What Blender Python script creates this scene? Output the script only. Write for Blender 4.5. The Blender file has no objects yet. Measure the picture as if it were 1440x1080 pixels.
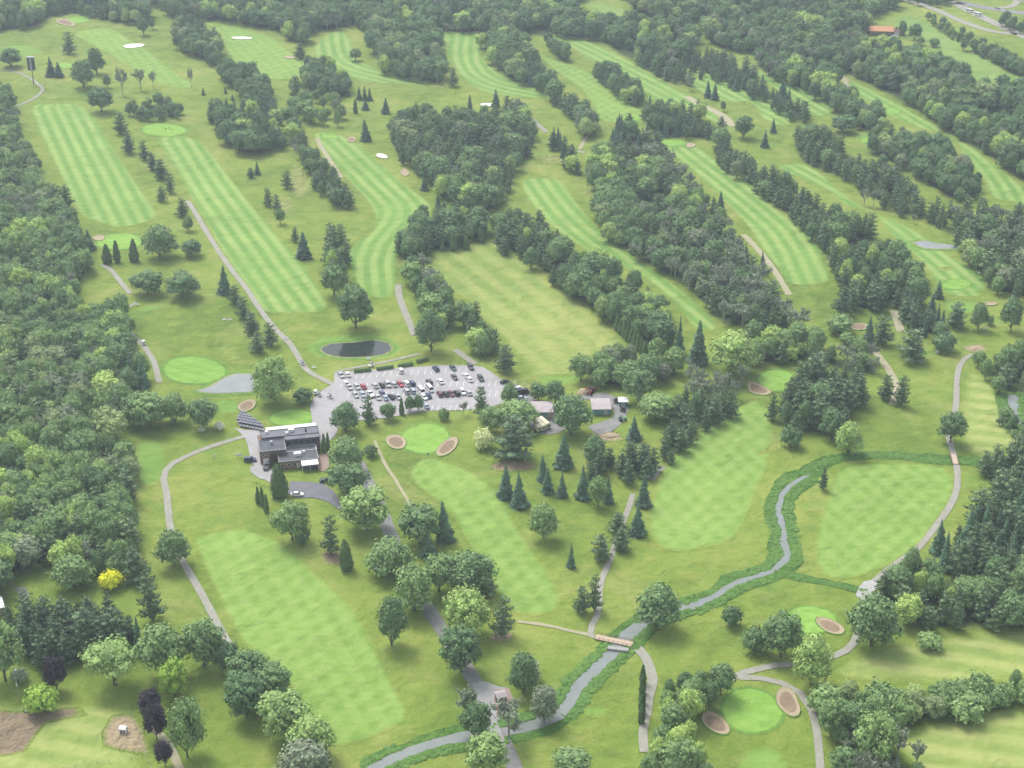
import bpy, bmesh, math, random
from mathutils import Vector, Matrix
from mathutils.geometry import delaunay_2d_cdt
R = math.radians
rnd = random.Random(7)
scene = bpy.context.scene
# ------------------------------------------------------------------ camera, sky, sun, exposure
CAM_H, PITCH, FPX = 303.0, R(27.0), 2340.0
cam_data = bpy.data.cameras.new('camera'); cam = bpy.data.objects.new('camera', cam_data)
scene.collection.objects.link(cam); scene.camera = cam
cam.location = (0, 0, CAM_H); cam.rotation_euler = (R(90) - PITCH, 0, 0)
cam_data.sensor_width = 36; cam_data.lens = 36 * FPX / 1440
cam_data.clip_start = 1; cam_data.clip_end = 8000
world = bpy.data.worlds.new('World'); scene.world = world; world.use_nodes = True
wn, wl = world.node_tree.nodes, world.node_tree.links
sky = wn.new('ShaderNodeTexSky'); sky.sky_type = 'NISHITA'; sky.sun_disc = False
SUN_EL, SUN_AZ = R(56), R(-35)
sky.sun_elevation = SUN_EL; sky.sun_rotation = SUN_AZ
sky.dust_density = 4.0; sky.air_density = 1.2
hs = wn.new('ShaderNodeHueSaturation'); hs.inputs['Saturation'].default_value = 0.35
wl.new(sky.outputs[0], hs.inputs['Color'])
bg = wn['Background']; bg.inputs['Strength'].default_value = 0.13
wl.new(hs.outputs[0], bg.inputs['Color'])
sd = bpy.data.lights.new('sun', 'SUN'); sd.energy = 1.2; sd.angle = R(20); sd.color = (1.0, 0.96, 0.9)
sun = bpy.data.objects.new('sun', sd); scene.collection.objects.link(sun)
sun.rotation_euler = (R(90) - SUN_EL, 0, math.pi - SUN_AZ + math.pi * 0)
# direction towards the sun (Nishita: rotation 0 = +Y, turning clockwise seen from above)
sv = Vector((math.sin(SUN_AZ) * math.cos(SUN_EL), math.cos(SUN_AZ) * math.cos(SUN_EL), math.sin(SUN_EL)))
sun.rotation_euler = sv.to_track_quat('Z', 'Y').to_euler()
scene.view_settings.view_transform = 'Standard'; scene.view_settings.look = 'None'
scene.view_settings.gamma = 1; scene.view_settings.exposure = 0.97
scene.view_settings.use_curve_mapping = False

# ------------------------------------------------------------------ pixel <-> ground
CP, SP = math.cos(PITCH), math.sin(PITCH)
def at(px, py, z=0.0):
    u = (px - 720) / FPX; v = (540 - py) / FPX
    d = (u, CP + v * SP, -SP + v * CP)
    t = (z - CAM_H) / d[2]
    return Vector((d[0] * t, d[1] * t, z))
def depth(p): return p[1] * CP + (CAM_H - p[2]) * SP
def proj(p):
    x, y, z = p; dz = z - CAM_H
    f = y * CP - dz * SP; up = y * SP + dz * CP
    return (720 + FPX * x / f, 540 - FPX * up / f)
def scale_at(p): return FPX / depth(p)          # pixels per metre across
def depr(p): return math.atan2(CAM_H, p[1])     # angle below the horizon

# ------------------------------------------------------------------ helpers
COL = scene.collection
def link(o): COL.objects.link(o); return o
def tag(o, label=None, cat=None, group=None, kind=None):
    if label: o['label'] = label
    if cat: o['category'] = cat
    if group: o['group'] = group
    if kind: o['kind'] = kind
    return o
def empty(name, loc, rz=0.0):
    o = bpy.data.objects.new(name, None); link(o); o.location = loc; o.rotation_euler = (0, 0, rz)
    o.empty_display_size = 0.5
    return o
def mesh(name, vs, fs, mats, fmi=None, smooth=False):
    m = bpy.data.meshes.new(name); m.from_pydata([tuple(v) for v in vs], [], fs); 
    for k in (mats if isinstance(mats, (list, tuple)) else [mats]): m.materials.append(k)
    if fmi: m.polygons.foreach_set('material_index', fmi)
    if smooth: m.polygons.foreach_set('use_smooth', [True] * len(m.polygons))
    m.update(); return m
def obj(name, me, parent=None, loc=(0, 0, 0), rz=0):
    o = bpy.data.objects.new(name, me); link(o); o.location = loc; o.rotation_euler = (0, 0, rz)
    if parent: o.parent = parent
    return o
class MB:
    def __init__(s): s.v = []; s.f = []; s.mi = []
    def add(s, vs, fs, mi=0):
        n = len(s.v); s.v += [tuple(v) for v in vs]; s.f += [tuple(i + n for i in f) for f in fs]; s.mi += [mi] * len(fs)
    def box(s, x0, x1, y0, y1, z0, z1, mi=0):
        s.add([(x0, y0, z0), (x1, y0, z0), (x1, y1, z0), (x0, y1, z0), (x0, y0, z1), (x1, y0, z1), (x1, y1, z1), (x0, y1, z1)],
              [(0, 3, 2, 1), (4, 5, 6, 7), (0, 1, 5, 4), (1, 2, 6, 5), (2, 3, 7, 6), (3, 0, 4, 7)], mi)
    def tube(s, a, b, ra, rb, n=6, mi=0, cap=True):
        a, b = Vector(a), Vector(b); d = (b - a)
        if d.length < 1e-6: return
        q = d.to_track_quat('Z', 'Y'); vs = []
        for c, r in ((a, ra), (b, rb)):
            for k in range(n):
                t = 2 * math.pi * k / n; vs.append(c + q @ Vector((r * math.cos(t), r * math.sin(t), 0)))
        fs = [(k, (k + 1) % n, n + (k + 1) % n, n + k) for k in range(n)]
        if cap: fs += [tuple(range(n - 1, -1, -1)), tuple(range(n, 2 * n))]
        s.add(vs, fs, mi)
    def prism(s, prof, y0, y1, mi=0):
        n = len(prof); vs = [(x, y0, z) for x, z in prof] + [(x, y1, z) for x, z in prof]
        s.add(vs, [(k, (k + 1) % n, n + (k + 1) % n, n + k) for k in range(n)] + [tuple(range(n - 1, -1, -1)), tuple(range(n, 2 * n))], mi)
    def blob(s, c, r, sub=1, mi=0, jit=0.0, sq=(1, 1, 1)):
        bm = bmesh.new(); bmesh.ops.create_icosphere(bm, subdivisions=sub, radius=1)
        vs = []
        for v in bm.verts:
            k = 1 + rnd.uniform(-jit, jit); vs.append((c[0] + v.co.x * r * k * sq[0], c[1] + v.co.y * r * k * sq[1], c[2] + v.co.z * r * k * sq[2]))
        fs = [tuple(v.index for v in f.verts) for f in bm.faces]; bm.free(); s.add(vs, fs, mi)
    def mesh(s, name, mats, smooth=False): return mesh(name, s.v, s.f, mats, s.mi, smooth)

def catmull(pts, closed, step=4.0):
    out = []; n = len(pts)
    for i in range(n if closed else n - 1):
        g = (lambda k: pts[k % n]) if closed else (lambda k: pts[min(max(k, 0), n - 1)])
        p0, p1, p2, p3 = g(i - 1), g(i), g(i + 1), g(i + 2)
        m = max(1, min(12, int((Vector(p2) - Vector(p1)).length / step)))
        for k in range(m):
            t = k / m
            out.append(tuple(0.5 * ((2 * p1[a]) + (-p0[a] + p2[a]) * t + (2 * p0[a] - 5 * p1[a] + 4 * p2[a] - p3[a]) * t * t + (-p0[a] + 3 * p1[a] - 3 * p2[a] + p3[a]) * t ** 3) for a in (0, 1)))
    if not closed: out.append(tuple(pts[-1][:2]))
    return out
def inside(p, poly):
    x, y = p[0], p[1]; c = False; j = len(poly) - 1
    for i in range(len(poly)):
        xi, yi = poly[i][0], poly[i][1]; xj, yj = poly[j][0], poly[j][1]
        if (yi > y) != (yj > y) and x < (xj - xi) * (y - yi) / (yj - yi) + xi: c = not c
        j = i
    return c
def sdist(p, line):
    best = 1e9; sg = 1
    for a, b in zip(line, line[1:]):
        dx, dy = b[0] - a[0], b[1] - a[1]; L = dx * dx + dy * dy
        t = max(0, min(1, ((p[0] - a[0]) * dx + (p[1] - a[1]) * dy) / L))
        qx, qy = a[0] + dx * t - p[0], a[1] + dy * t - p[1]; d = math.hypot(qx, qy)
        if d < best: best = d; sg = 1 if dx * (p[1] - a[1]) - dy * (p[0] - a[0]) > 0 else -1
    return best * sg
def bdist(p, loop):
    best = 1e9
    for i in range(len(loop)):
        a, b = loop[i - 1], loop[i]; dx, dy = b[0] - a[0], b[1] - a[1]; L = dx * dx + dy * dy or 1e-9
        t = max(0, min(1, ((p[0] - a[0]) * dx + (p[1] - a[1]) * dy) / L)); d = (a[0] + dx * t - p[0]) ** 2 + (a[1] + dy * t - p[1]) ** 2
        if d < best: best = d
    return math.sqrt(best)
def sheet(name, pts, z, mat, guide=None, smooth=True, cell=9, world_pts=False, kind='structure'):
    w = [tuple(at(*p)[:2]) for p in pts] if not world_pts else [tuple(p[:2]) for p in pts]
    if smooth: w = catmull(w, True)
    n = len(w); vs = [Vector(p) for p in w]; g = None
    if guide: g = catmull([tuple(at(*p)[:2]) for p in guide], False, 12)
    fading = any(x.type == 'ATTRIBUTE' and x.attribute_name == 'edge' for x in mat.node_tree.nodes)
    xs = [p[0] for p in w]; ys = [p[1] for p in w]
    if fading:
        ar = sum(w[i - 1][0] * w[i][1] - w[i][0] * w[i - 1][1] for i in range(n)); sg = 1 if ar > 0 else -1
        for off in (1.2, 3.0, 6.0):
            for i in range(0, n):
                a, b = w[i - 1], w[(i + 1) % n]; l = math.hypot(b[0] - a[0], b[1] - a[1]) or 1
                q = (w[i][0] - sg * (b[1] - a[1]) / l * off, w[i][1] + sg * (b[0] - a[0]) / l * off)
                if inside(q, w) and bdist(q, w) > off * 0.85: vs.append(Vector(q))
    if guide or fading:
        if not guide: cell = max(cell, 12)
        x = min(xs) + 1
        while x < max(xs):
            y = min(ys) + 1
            while y < max(ys):
                if inside((x, y), w) and (not fading or bdist((x, y), w) > 7): vs.append(Vector((x, y)))
                y += cell
            x += cell
    ov, oe, of, _, _, _ = delaunay_2d_cdt(vs, [], [list(range(n))], 1, 1e-4)
    fs = []
    for f in of:
        a, b, c = (ov[f[0]], ov[f[1]], ov[f[2]])
        fs.append(tuple(f) if (b - a).cross(c - a) > 0 else tuple(reversed(f)))
    me = mesh(name, [(v.x, v.y, z) for v in ov], fs, mat)
    if guide:
        at_ = me.attributes.new('lane', 'FLOAT', 'POINT')
        at_.data.foreach_set('value', [sdist(v, g) for v in ov])
    if fading:
        at_ = me.attributes.new('edge', 'FLOAT', 'POINT')
        at_.data.foreach_set('value', [min(9.0, bdist(v, w)) for v in ov])
    o = obj(name, me); tag(o, kind=kind); return o
def ribbon_pts(line, width, step=4, wob=0.0):
    c = catmull([tuple(at(*p)[:2]) for p in line], False, step); L = []; Rr = []
    for i, p in enumerate(c):
        a = c[max(0, i - 1)]; b = c[min(len(c) - 1, i + 1)]; d = Vector((b[0] - a[0], b[1] - a[1])).normalized()
        wd = width[0] + (width[1] - width[0]) * i / max(1, len(c) - 1) if isinstance(width, tuple) else width
        wd *= rnd.uniform(0.94, 1.06) * (1 + (wob * (math.sin(i * 0.9) + math.sin(i * 0.37 + 1))))
        L.append((p[0] - d.y * wd / 2, p[1] + d.x * wd / 2)); Rr.append((p[0] + d.y * wd / 2, p[1] - d.x * wd / 2))
    return c, L, Rr
def ribbon(name, line, width, z, mat, jag=0.0):
    c, L, Rr = ribbon_pts(line, width, 3 if jag else 4, 0.11 if jag > 0.2 else 0.0)
    if jag:
        L = [(p[0] + rnd.uniform(-jag, jag), p[1] + rnd.uniform(-jag, jag)) for p in L]; Rr = [(p[0] + rnd.uniform(-jag, jag), p[1] + rnd.uniform(-jag, jag)) for p in Rr]
    n = len(c); vs = [(p[0], p[1], z) for p in L] + [(p[0], p[1], z) for p in Rr]
    fs = [(n + i, n + i + 1, i + 1, i) for i in range(n - 1)]
    o = obj(name, mesh(name, vs, fs, mat)); tag(o, kind='structure'); return o

# ------------------------------------------------------------------ materials
def new_mat(name, rough=0.9, spec=0.2):
    m = bpy.data.materials.new(name); m.use_nodes = True
    b = m.node_tree.nodes['Principled BSDF']; b.inputs['Roughness'].default_value = rough
    b.inputs['Specular IOR Level'].default_value = spec
    return m, m.node_tree.nodes, m.node_tree.links, b
def noise(N, L, scale, coord, detail=3, rough=0.55, dist=0.0):
    t = N.new('ShaderNodeTexNoise'); t.inputs['Scale'].default_value = scale; t.inputs['Detail'].default_value = detail
    t.inputs['Roughness'].default_value = rough; t.inputs['Distortion'].default_value = dist
    L.new(coord, t.inputs['Vector']); return t.outputs['Fac']
def ramp(N, L, fac, stops):
    r = N.new('ShaderNodeValToRGB'); e = r.color_ramp.elements
    while len(e) < len(stops): e.new(0.5)
    for k, (p, c) in enumerate(stops): e[k].position = p; e[k].color = (*c, 1)
    L.new(fac, r.inputs[0]); return r.outputs[0]
def mixc(N, L, fac, a, b, mode='MIX'):
    m = N.new('ShaderNodeMix'); m.data_type = 'RGBA'; m.blend_type = mode
    for s, v in ((m.inputs[0], fac), (m.inputs[6], a), (m.inputs[7], b)):
        if isinstance(v, (int, float)): s.default_value = v
        elif isinstance(v, tuple): s.default_value = (*v, 1)
        else: L.new(v, s)
    return m.outputs[2]
def mth(N, L, op, a, b=None, clamp=False):
    m = N.new('ShaderNodeMath'); m.operation = op; m.use_clamp = clamp
    for s, v in ((m.inputs[0], a), (m.inputs[1], b)):
        if v is None: continue
        if isinstance(v, (int, float)): s.default_value = v
        else: L.new(v, s)
    return m.outputs[0]
def geo(N): return N.new('ShaderNodeNewGeometry').outputs['Position']
def bump(N, L, b, h, strength, dist):
    bp = N.new('ShaderNodeBump'); bp.inputs['Strength'].default_value = strength; bp.inputs['Distance'].default_value = dist
    L.new(h, bp.inputs['Height']); L.new(bp.outputs[0], b.inputs['Normal'])
def blend3(N, L, P, dark, mid, light, amp, big):
    n1 = noise(N, L, big, P, 5, 0.65); n2 = noise(N, L, 0.09, P, 5, 0.7, 0.4); n3 = noise(N, L, 1.1, P, 3, 0.75)
    f = mth(N, L, 'ADD', mth(N, L, 'MULTIPLY', n1, 0.42), mth(N, L, 'ADD', mth(N, L, 'MULTIPLY', n2, 0.34), mth(N, L, 'MULTIPLY', n3, 0.24)))
    return n1, n2, n3, ramp(N, L, f, [(0.5 - amp / 4, dark), (0.5, mid), (0.5 + amp / 4, light)])
def rough_group():
    g = bpy.data.node_groups.new('rough_grass_colour', 'ShaderNodeTree')
    g.interface.new_socket('Vector', in_out='INPUT', socket_type='NodeSocketVector'); g.interface.new_socket('Color', in_out='OUTPUT', socket_type='NodeSocketColor')
    N, L = g.nodes, g.links; gi = N.new('NodeGroupInput'); go = N.new('NodeGroupOutput'); P = gi.outputs[0]
    n1, n2, n3, col = blend3(N, L, P, (0.092, 0.160, 0.026), (0.180, 0.252, 0.044), (0.285, 0.318, 0.078), 0.50, 0.011)
    dry = ramp(N, L, noise(N, L, 0.026, P, 6, 0.75, 0.8), [(0.52, (0, 0, 0)), (0.70, (1, 1, 1))])
    col = mixc(N, L, mth(N, L, 'MULTIPLY', dry, 0.5), col, (0.33, 0.33, 0.12))
    lush = ramp(N, L, noise(N, L, 0.045, P, 5, 0.7, 1.2), [(0.55, (0, 0, 0)), (0.68, (1, 1, 1))])
    col = mixc(N, L, mth(N, L, 'MULTIPLY', lush, 0.5), col, (0.12, 0.245, 0.045))
    L.new(col, go.inputs[0]); return g
RG = rough_group()
def turf(name, c_dark, c_mid, c_light, lanes=None, cross=None, big=0.012, amp=0.5, fade=None, isrough=False):
    m, N, L, b = new_mat(name, 0.95, 0.1); P = geo(N)
    n1, n2, n3, col = blend3(N, L, P, c_dark, c_mid, c_light, amp, big)
    def band(v, period, c, st, w, ir):
        s = mth(N, L, 'SINE', mth(N, L, 'MULTIPLY', v, 2 * math.pi / period))
        s = mth(N, L, 'MULTIPLY', s, 1.5); s = mth(N, L, 'ADD', mth(N, L, 'MULTIPLY', s, 0.5), 0.5, True)
        k = ramp(N, L, ir, [(0.30, (0.42,) * 3), (0.58, (1.0,) * 3)])
        s = mth(N, L, 'MULTIPLY', s, k)
        return mixc(N, L, mth(N, L, 'MULTIPLY', s, st), c, w)
    if lanes:
        A = N.new('ShaderNodeAttribute'); A.attribute_name = 'lane'
        wob = mth(N, L, 'ADD', A.outputs['Fac'], mth(N, L, 'MULTIPLY', noise(N, L, 0.04, P, 2), 1.3))
        col = band(wob, lanes[0], col, lanes[1], lanes[2], noise(N, L, 0.03, P, 3, 0.6))
    if cross:
        sx = N.new('ShaderNodeSeparateXYZ'); L.new(P, sx.inputs[0])
        for q, ang in enumerate(cross[1]):
            v = mth(N, L, 'ADD', mth(N, L, 'MULTIPLY', sx.outputs[0], math.cos(R(ang))), mth(N, L, 'MULTIPLY', sx.outputs[1], math.sin(R(ang))))
            v = mth(N, L, 'ADD', v, mth(N, L, 'MULTIPLY', noise(N, L, 0.05, P, 2), 3.5))
            col = band(v, cross[0], col, cross[2], cross[3], noise(N, L, 0.05 + 0.02 * q, P, 4, 0.7, 0.5))
    if isrough or fade:
        g = N.new('ShaderNodeGroup'); g.node_tree = RG; L.new(P, g.inputs[0])
        if isrough: col = g.outputs[0]
        else:
            E = N.new('ShaderNodeAttribute'); E.attribute_name = 'edge'
            w = mth(N, L, 'ADD', mth(N, L, 'DIVIDE', E.outputs['Fac'], fade), mth(N, L, 'MULTIPLY', mth(N, L, 'SUBTRACT', noise(N, L, 1.6 / fade, P, 5, 0.75), 0.5), 1.5))
            w = mth(N, L, 'SMOOTH_MAX', 0.0, mth(N, L, 'MINIMUM', w, 1.0)); w = mth(N, L, 'MAXIMUM', mth(N, L, 'MINIMUM', w, 1.0), 0.0)
            # wherever the fading edge is reached the ground's own grass takes over completely
            e0 = mth(N, L, 'MINIMUM', mth(N, L, 'MULTIPLY', E.outputs['Fac'], 2.0 / fade), 1.0); w = mth(N, L, 'MULTIPLY', w, e0)
            col = mixc(N, L, w, g.outputs[0], col)
    L.new(col, b.inputs['Base Color'])
    bump(N, L, b, mth(N, L, 'ADD', mth(N, L, 'MULTIPLY', n1, 14.0), mth(N, L, 'ADD', mth(N, L, 'MULTIPLY', n2, 2.0), mth(N, L, 'MULTIPLY', n3, 0.35 if isrough else 0.12))), 0.7, 1.0)
    return m
LT = (0.31, 0.44, 0.125)
M = {}
M['rough'] = turf('rough_grass', (0.1,) * 3, (0.2,) * 3, (0.3,) * 3, isrough=True)
M['fair'] = turf('fairway_turf', (0.125, 0.250, 0.050), (0.158, 0.290, 0.062), (0.19, 0.32, 0.078), lanes=(6.6, 0.72, (0.31, 0.41, 0.125)), amp=0.62, fade=2.2)
M['fairx'] = turf('fairway_cross_mown', (0.135, 0.25, 0.048), (0.180, 0.305, 0.060), (0.225, 0.345, 0.078), cross=(6.4, (24, -38), 0.32, (0.30, 0.41, 0.12)), amp=0.62, fade=2.2)
M['tee'] = turf('tee_turf', (0.14, 0.26, 0.05), (0.175, 0.30, 0.06), (0.21, 0.33, 0.08), amp=0.5, fade=3.0)
M['green'] = turf('green_turf', (0.175, 0.335, 0.058), (0.205, 0.37, 0.066), (0.235, 0.395, 0.078), cross=(5.5, (60,), 0.35, (0.275, 0.43, 0.105)), amp=0.4)
M['fringe'] = turf('fringe_turf', (0.11, 0.22, 0.04), (0.14, 0.26, 0.05), (0.17, 0.29, 0.06), amp=0.4)
M['range'] = turf('range_turf', (0.155, 0.24, 0.05), (0.22, 0.295, 0.072), (0.30, 0.34, 0.10), cross=(11, (28,), 0.5, (0.36, 0.38, 0.13)), amp=0.45, fade=4)
M['mown'] = turf('mown_field', (0.17, 0.25, 0.06), (0.235, 0.31, 0.08), (0.32, 0.37, 0.12), cross=(9, (75,), 0.6, (0.39, 0.42, 0.15)), amp=0.6, fade=4)
M['field'] = turf('far_field', (0.13, 0.24, 0.055), (0.19, 0.30, 0.075), (0.25, 0.34, 0.095), amp=0.6, fade=6)
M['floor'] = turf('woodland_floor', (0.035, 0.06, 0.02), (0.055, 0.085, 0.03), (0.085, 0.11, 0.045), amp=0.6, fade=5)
M['verge'] = turf('creek_bank', (0.05, 0.12, 0.022), (0.08, 0.17, 0.032), (0.13, 0.22, 0.05), amp=0.6, big=0.05)
M['dry'] = turf('dry_grass', (0.20, 0.26, 0.08), (0.27, 0.29, 0.10), (0.35, 0.32, 0.15), amp=0.6, big=0.05, fade=7)
M['wornsoil'] = turf('worn_brown_soil', (0.17, 0.135, 0.085), (0.24, 0.19, 0.125), (0.30, 0.26, 0.15), amp=0.6, big=0.05, fade=1.6)
M['worntan'] = turf('worn_tan_soil', (0.28, 0.25, 0.13), (0.37, 0.29, 0.19), (0.45, 0.36, 0.25), amp=0.6, big=0.05, fade=2.0)
M['pondbank'] = turf('pond_bank_grass', (0.16, 0.22, 0.07), (0.23, 0.27, 0.10), (0.30, 0.32, 0.14), amp=0.6, big=0.05)
def speckle(name, a, b_, sc=0.4, rough=0.9, bumpd=0.0, spec=0.2, stain=None):
    m, N, L, b = new_mat(name, rough, spec); P = geo(N)
    n1 = noise(N, L, sc, P, 4, 0.7); n2 = noise(N, L, sc * 8, P, 2, 0.6)
    f = mth(N, L, 'ADD', mth(N, L, 'MULTIPLY', n1, 0.65), mth(N, L, 'MULTIPLY', n2, 0.35))
    col = ramp(N, L, f, [(0.32, a), (0.68, b_)])
    if stain:
        fac = ramp(N, L, noise(N, L, sc * 0.35, P, 5, 0.75, 1.0), [(0.52, (0, 0, 0)), (0.66, (1, 1, 1))])
        col = mixc(N, L, mth(N, L, 'MULTIPLY', fac, 0.6), col, stain)
    L.new(col, b.inputs['Base Color'])
    if bumpd: bump(N, L, b, n2, 0.6, bumpd)
    return m
M['path'] = speckle('gravel_path', (0.24, 0.235, 0.20), (0.37, 0.36, 0.31), 0.35, stain=(0.23, 0.24, 0.16))
M['drive'] = speckle('old_asphalt_drive', (0.19, 0.19, 0.185), (0.28, 0.277, 0.268), 0.3, stain=(0.14, 0.14, 0.135))
M['dirtpath'] = speckle('worn_track', (0.30, 0.30, 0.18), (0.40, 0.36, 0.25), 0.4)
M['lot'] = speckle('bleached_asphalt', (0.30, 0.29, 0.295), (0.405, 0.39, 0.395), 0.12, stain=(0.27, 0.265, 0.26))
M['darklot'] = speckle('dark_asphalt', (0.13, 0.13, 0.15), (0.20, 0.20, 0.22), 0.3, stain=(0.24, 0.24, 0.24))
M['sand'] = speckle('bunker_sand', (0.33, 0.27, 0.18), (0.43, 0.35, 0.24), 0.5, stain=(0.25, 0.25, 0.12))
M['sandwet'] = speckle('damp_bunker_sand', (0.20, 0.145, 0.095), (0.27, 0.20, 0.135), 0.5, stain=(0.32, 0.25, 0.17))
M['sandwhite'] = speckle('white_sand', (0.70, 0.68, 0.62), (0.80, 0.78, 0.72), 0.5)
M['soil'] = speckle('bare_soil', (0.17, 0.12, 0.08), (0.27, 0.19, 0.13), 0.3, bumpd=0.3)
M['tansoil'] = speckle('tan_soil', (0.34, 0.27, 0.17), (0.46, 0.37, 0.25), 0.3)
M['concrete'] = speckle('concrete', (0.27, 0.27, 0.26), (0.37, 0.37, 0.355), 0.6)
M['stones'] = speckle('pale_riprap', (0.30, 0.30, 0.29), (0.62, 0.62, 0.60), 1.2, bumpd=0.5)
M['brickpave'] = speckle('pink_paving', (0.28, 0.20, 0.165), (0.37, 0.28, 0.235), 1.5)
def water_mat(name, c, rough=0.12, algae=None):
    m, N, L, b = new_mat(name, rough, 0.6); P = geo(N)
    col = mixc(N, L, noise(N, L, 0.2, P, 4), tuple(x * 0.75 for x in c), tuple(x * 1.2 for x in c))
    if algae:
        fac = ramp(N, L, noise(N, L, 0.25, P, 4, 0.7), [(0.60, (0, 0, 0)), (0.66, (1, 1, 1))]); col = mixc(N, L, fac, col, algae)
    L.new(col, b.inputs['Base Color']); b.inputs['IOR'].default_value = 1.33
    bump(N, L, b, noise(N, L, 1.5, P, 3), 0.25, 0.08); return m
M['water'] = water_mat('creek_water', (0.20, 0.225, 0.215), 0.18, (0.16, 0.23, 0.11))
M['pond'] = water_mat('pond_water', (0.23, 0.25, 0.245), 0.15)
M['pond_dark'] = water_mat('dark_pond_water', (0.03, 0.04, 0.035), 0.06)
def paint(name, c, rough=0.5, spec=0.4, dirt=0.15, metal=0.0):
    m, N, L, b = new_mat(name, rough, spec); P = geo(N)
    col = mixc(N, L, noise(N, L, 0.8, P, 4, 0.7), tuple(x * (1 - dirt) for x in c), tuple(min(1, x * (1 + dirt)) for x in c))
    L.new(col, b.inputs['Base Color']); b.inputs['Metallic'].default_value = metal; return m

def ramp4(m, N, L, b, fac_mode, stops, coordmode='OBJ', leafvar=0.45):
    A = N.new('ShaderNodeAttribute'); A.attribute_type = 'INSTANCER'; A.attribute_name = 'tint'
    stops = [(p * 0.8, c) for p, c in stops] + [(0.86, stops[-1][1]), (1.0, (0.20, 0.235, 0.17))]
    col = ramp(N, L, mth(N, L, 'MULTIPLY', A.outputs['Fac'], 0.8), stops)
    g = N.new('ShaderNodeNewGeometry'); tc = N.new('ShaderNodeTexCoord')
    rpi = g.outputs['Random Per Island']
    k = mth(N, L, 'ADD', mth(N, L, 'MULTIPLY', rpi, leafvar * 1.3), 1 - leafvar * 0.6)
    n = noise(N, L, 0.38, tc.outputs['Object'], 3, 0.6)
    k = mth(N, L, 'MULTIPLY', k, mth(N, L, 'ADD', mth(N, L, 'MULTIPLY', n, 0.9), 0.55))
    sc = N.new('ShaderNodeVectorMath'); sc.operation = 'SCALE'; L.new(col, sc.inputs[0]); L.new(k, sc.inputs['Scale'])
    col2 = mixc(N, L, mth(N, L, 'MULTIPLY', n, 0.35), sc.outputs[0], mixc(N, L, 1.0, sc.outputs[0], (1.12, 1.08, 0.8), 'MULTIPLY'))
    L.new(col2, b.inputs['Base Color'])
def leafmat(name, stops, leafvar=0.45):
    m, N, L, b = new_mat(name, 0.75, 0.15); ramp4(m, N, L, b, None, stops, leafvar=leafvar); return m
M['leafB'] = leafmat('broadleaf_foliage', [(0.0, (0.097, 0.179, 0.087)), (0.35, (0.158, 0.257, 0.111)), (0.7, (0.241, 0.366, 0.136)), (1.0, (0.398, 0.547, 0.152))])
M['leafP'] = leafmat('pine_foliage', [(0.0, (0.083, 0.136, 0.080)), (0.5, (0.148, 0.222, 0.113)), (1.0, (0.242, 0.320, 0.155))], 0.6)
M['leafS'] = leafmat('spruce_foliage', [(0.0, (0.085, 0.153, 0.106)), (0.5, (0.119, 0.213, 0.122)), (1.0, (0.199, 0.300, 0.172))])
M['leafC'] = leafmat('cedar_foliage', [(0.0, (0.086, 0.148, 0.058)), (1.0, (0.152, 0.239, 0.086))])
M['leafD'] = leafmat('sparse_grey_foliage', [(0.0, (0.269, 0.306, 0.231)), (0.6, (0.280, 0.344, 0.237)), (1.0, (0.224, 0.338, 0.175))], 0.5)
M['leafV'] = leafmat('purple_foliage', [(0.0, (0.042, 0.039, 0.050)), (1.0, (0.070, 0.059, 0.073))])
M['leafY'] = leafmat('bright_yellow_foliage', [(0.0, (0.620, 0.660, 0.020)), (1.0, (0.740, 0.760, 0.040))], 0.3)
M['leafG'] = leafmat('lime_foliage', [(0.0, (0.220, 0.374, 0.055)), (1.0, (0.319, 0.484, 0.088))], 0.4)
M['leafW'] = leafmat('cream_blossom', [(0.0, (0.506, 0.572, 0.264)), (1.0, (0.660, 0.704, 0.374))], 0.5)
M['leafK'] = leafmat('bank_weeds', [(0.0, (0.075, 0.175, 0.035)), (1.0, (0.150, 0.270, 0.060))], 0.5)
M['leafN'] = leafmat('white_blossom', [(0.0, (0.620, 0.620, 0.520)), (1.0, (0.720, 0.720, 0.620))], 0.3)
M['leafH'] = leafmat('silvery_foliage', [(0.0, (0.196, 0.241, 0.161)), (1.0, (0.299, 0.356, 0.230))], 0.4)
M['bark'] = speckle('bark', (0.10, 0.085, 0.065), (0.17, 0.15, 0.12), 2.0)
M['greybark'] = speckle('grey_bark', (0.30, 0.30, 0.26), (0.44, 0.44, 0.38), 2.0)

# ------------------------------------------------------------------ the ground and everything laid on it
gm = MB(); gm.add([(-1800, -50, 0), (1800, -50, 0), (1800, 3200, 0), (-1800, 3200, 0)], [(0, 1, 2, 3)])
tag(obj('ground', gm.mesh('ground', M['rough'])), kind='structure')
def ell(cx, cy, rx, ry, rot=0, n=18, wob=0.06):
    ph = rnd.uniform(0, 6); o = []
    for k in range(n):
        t = 2 * math.pi * k / n; r = 1 + wob * math.sin(2 * t + ph) + wob * 0.5 * math.sin(3 * t + 2 * ph)
        x, y = rx * r * math.cos(t), ry * r * math.sin(t)
        c, s = math.cos(R(rot)), math.sin(R(rot)); o.append((cx + x * c - y * s, cy + x * s + y * c))
    return o

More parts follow.
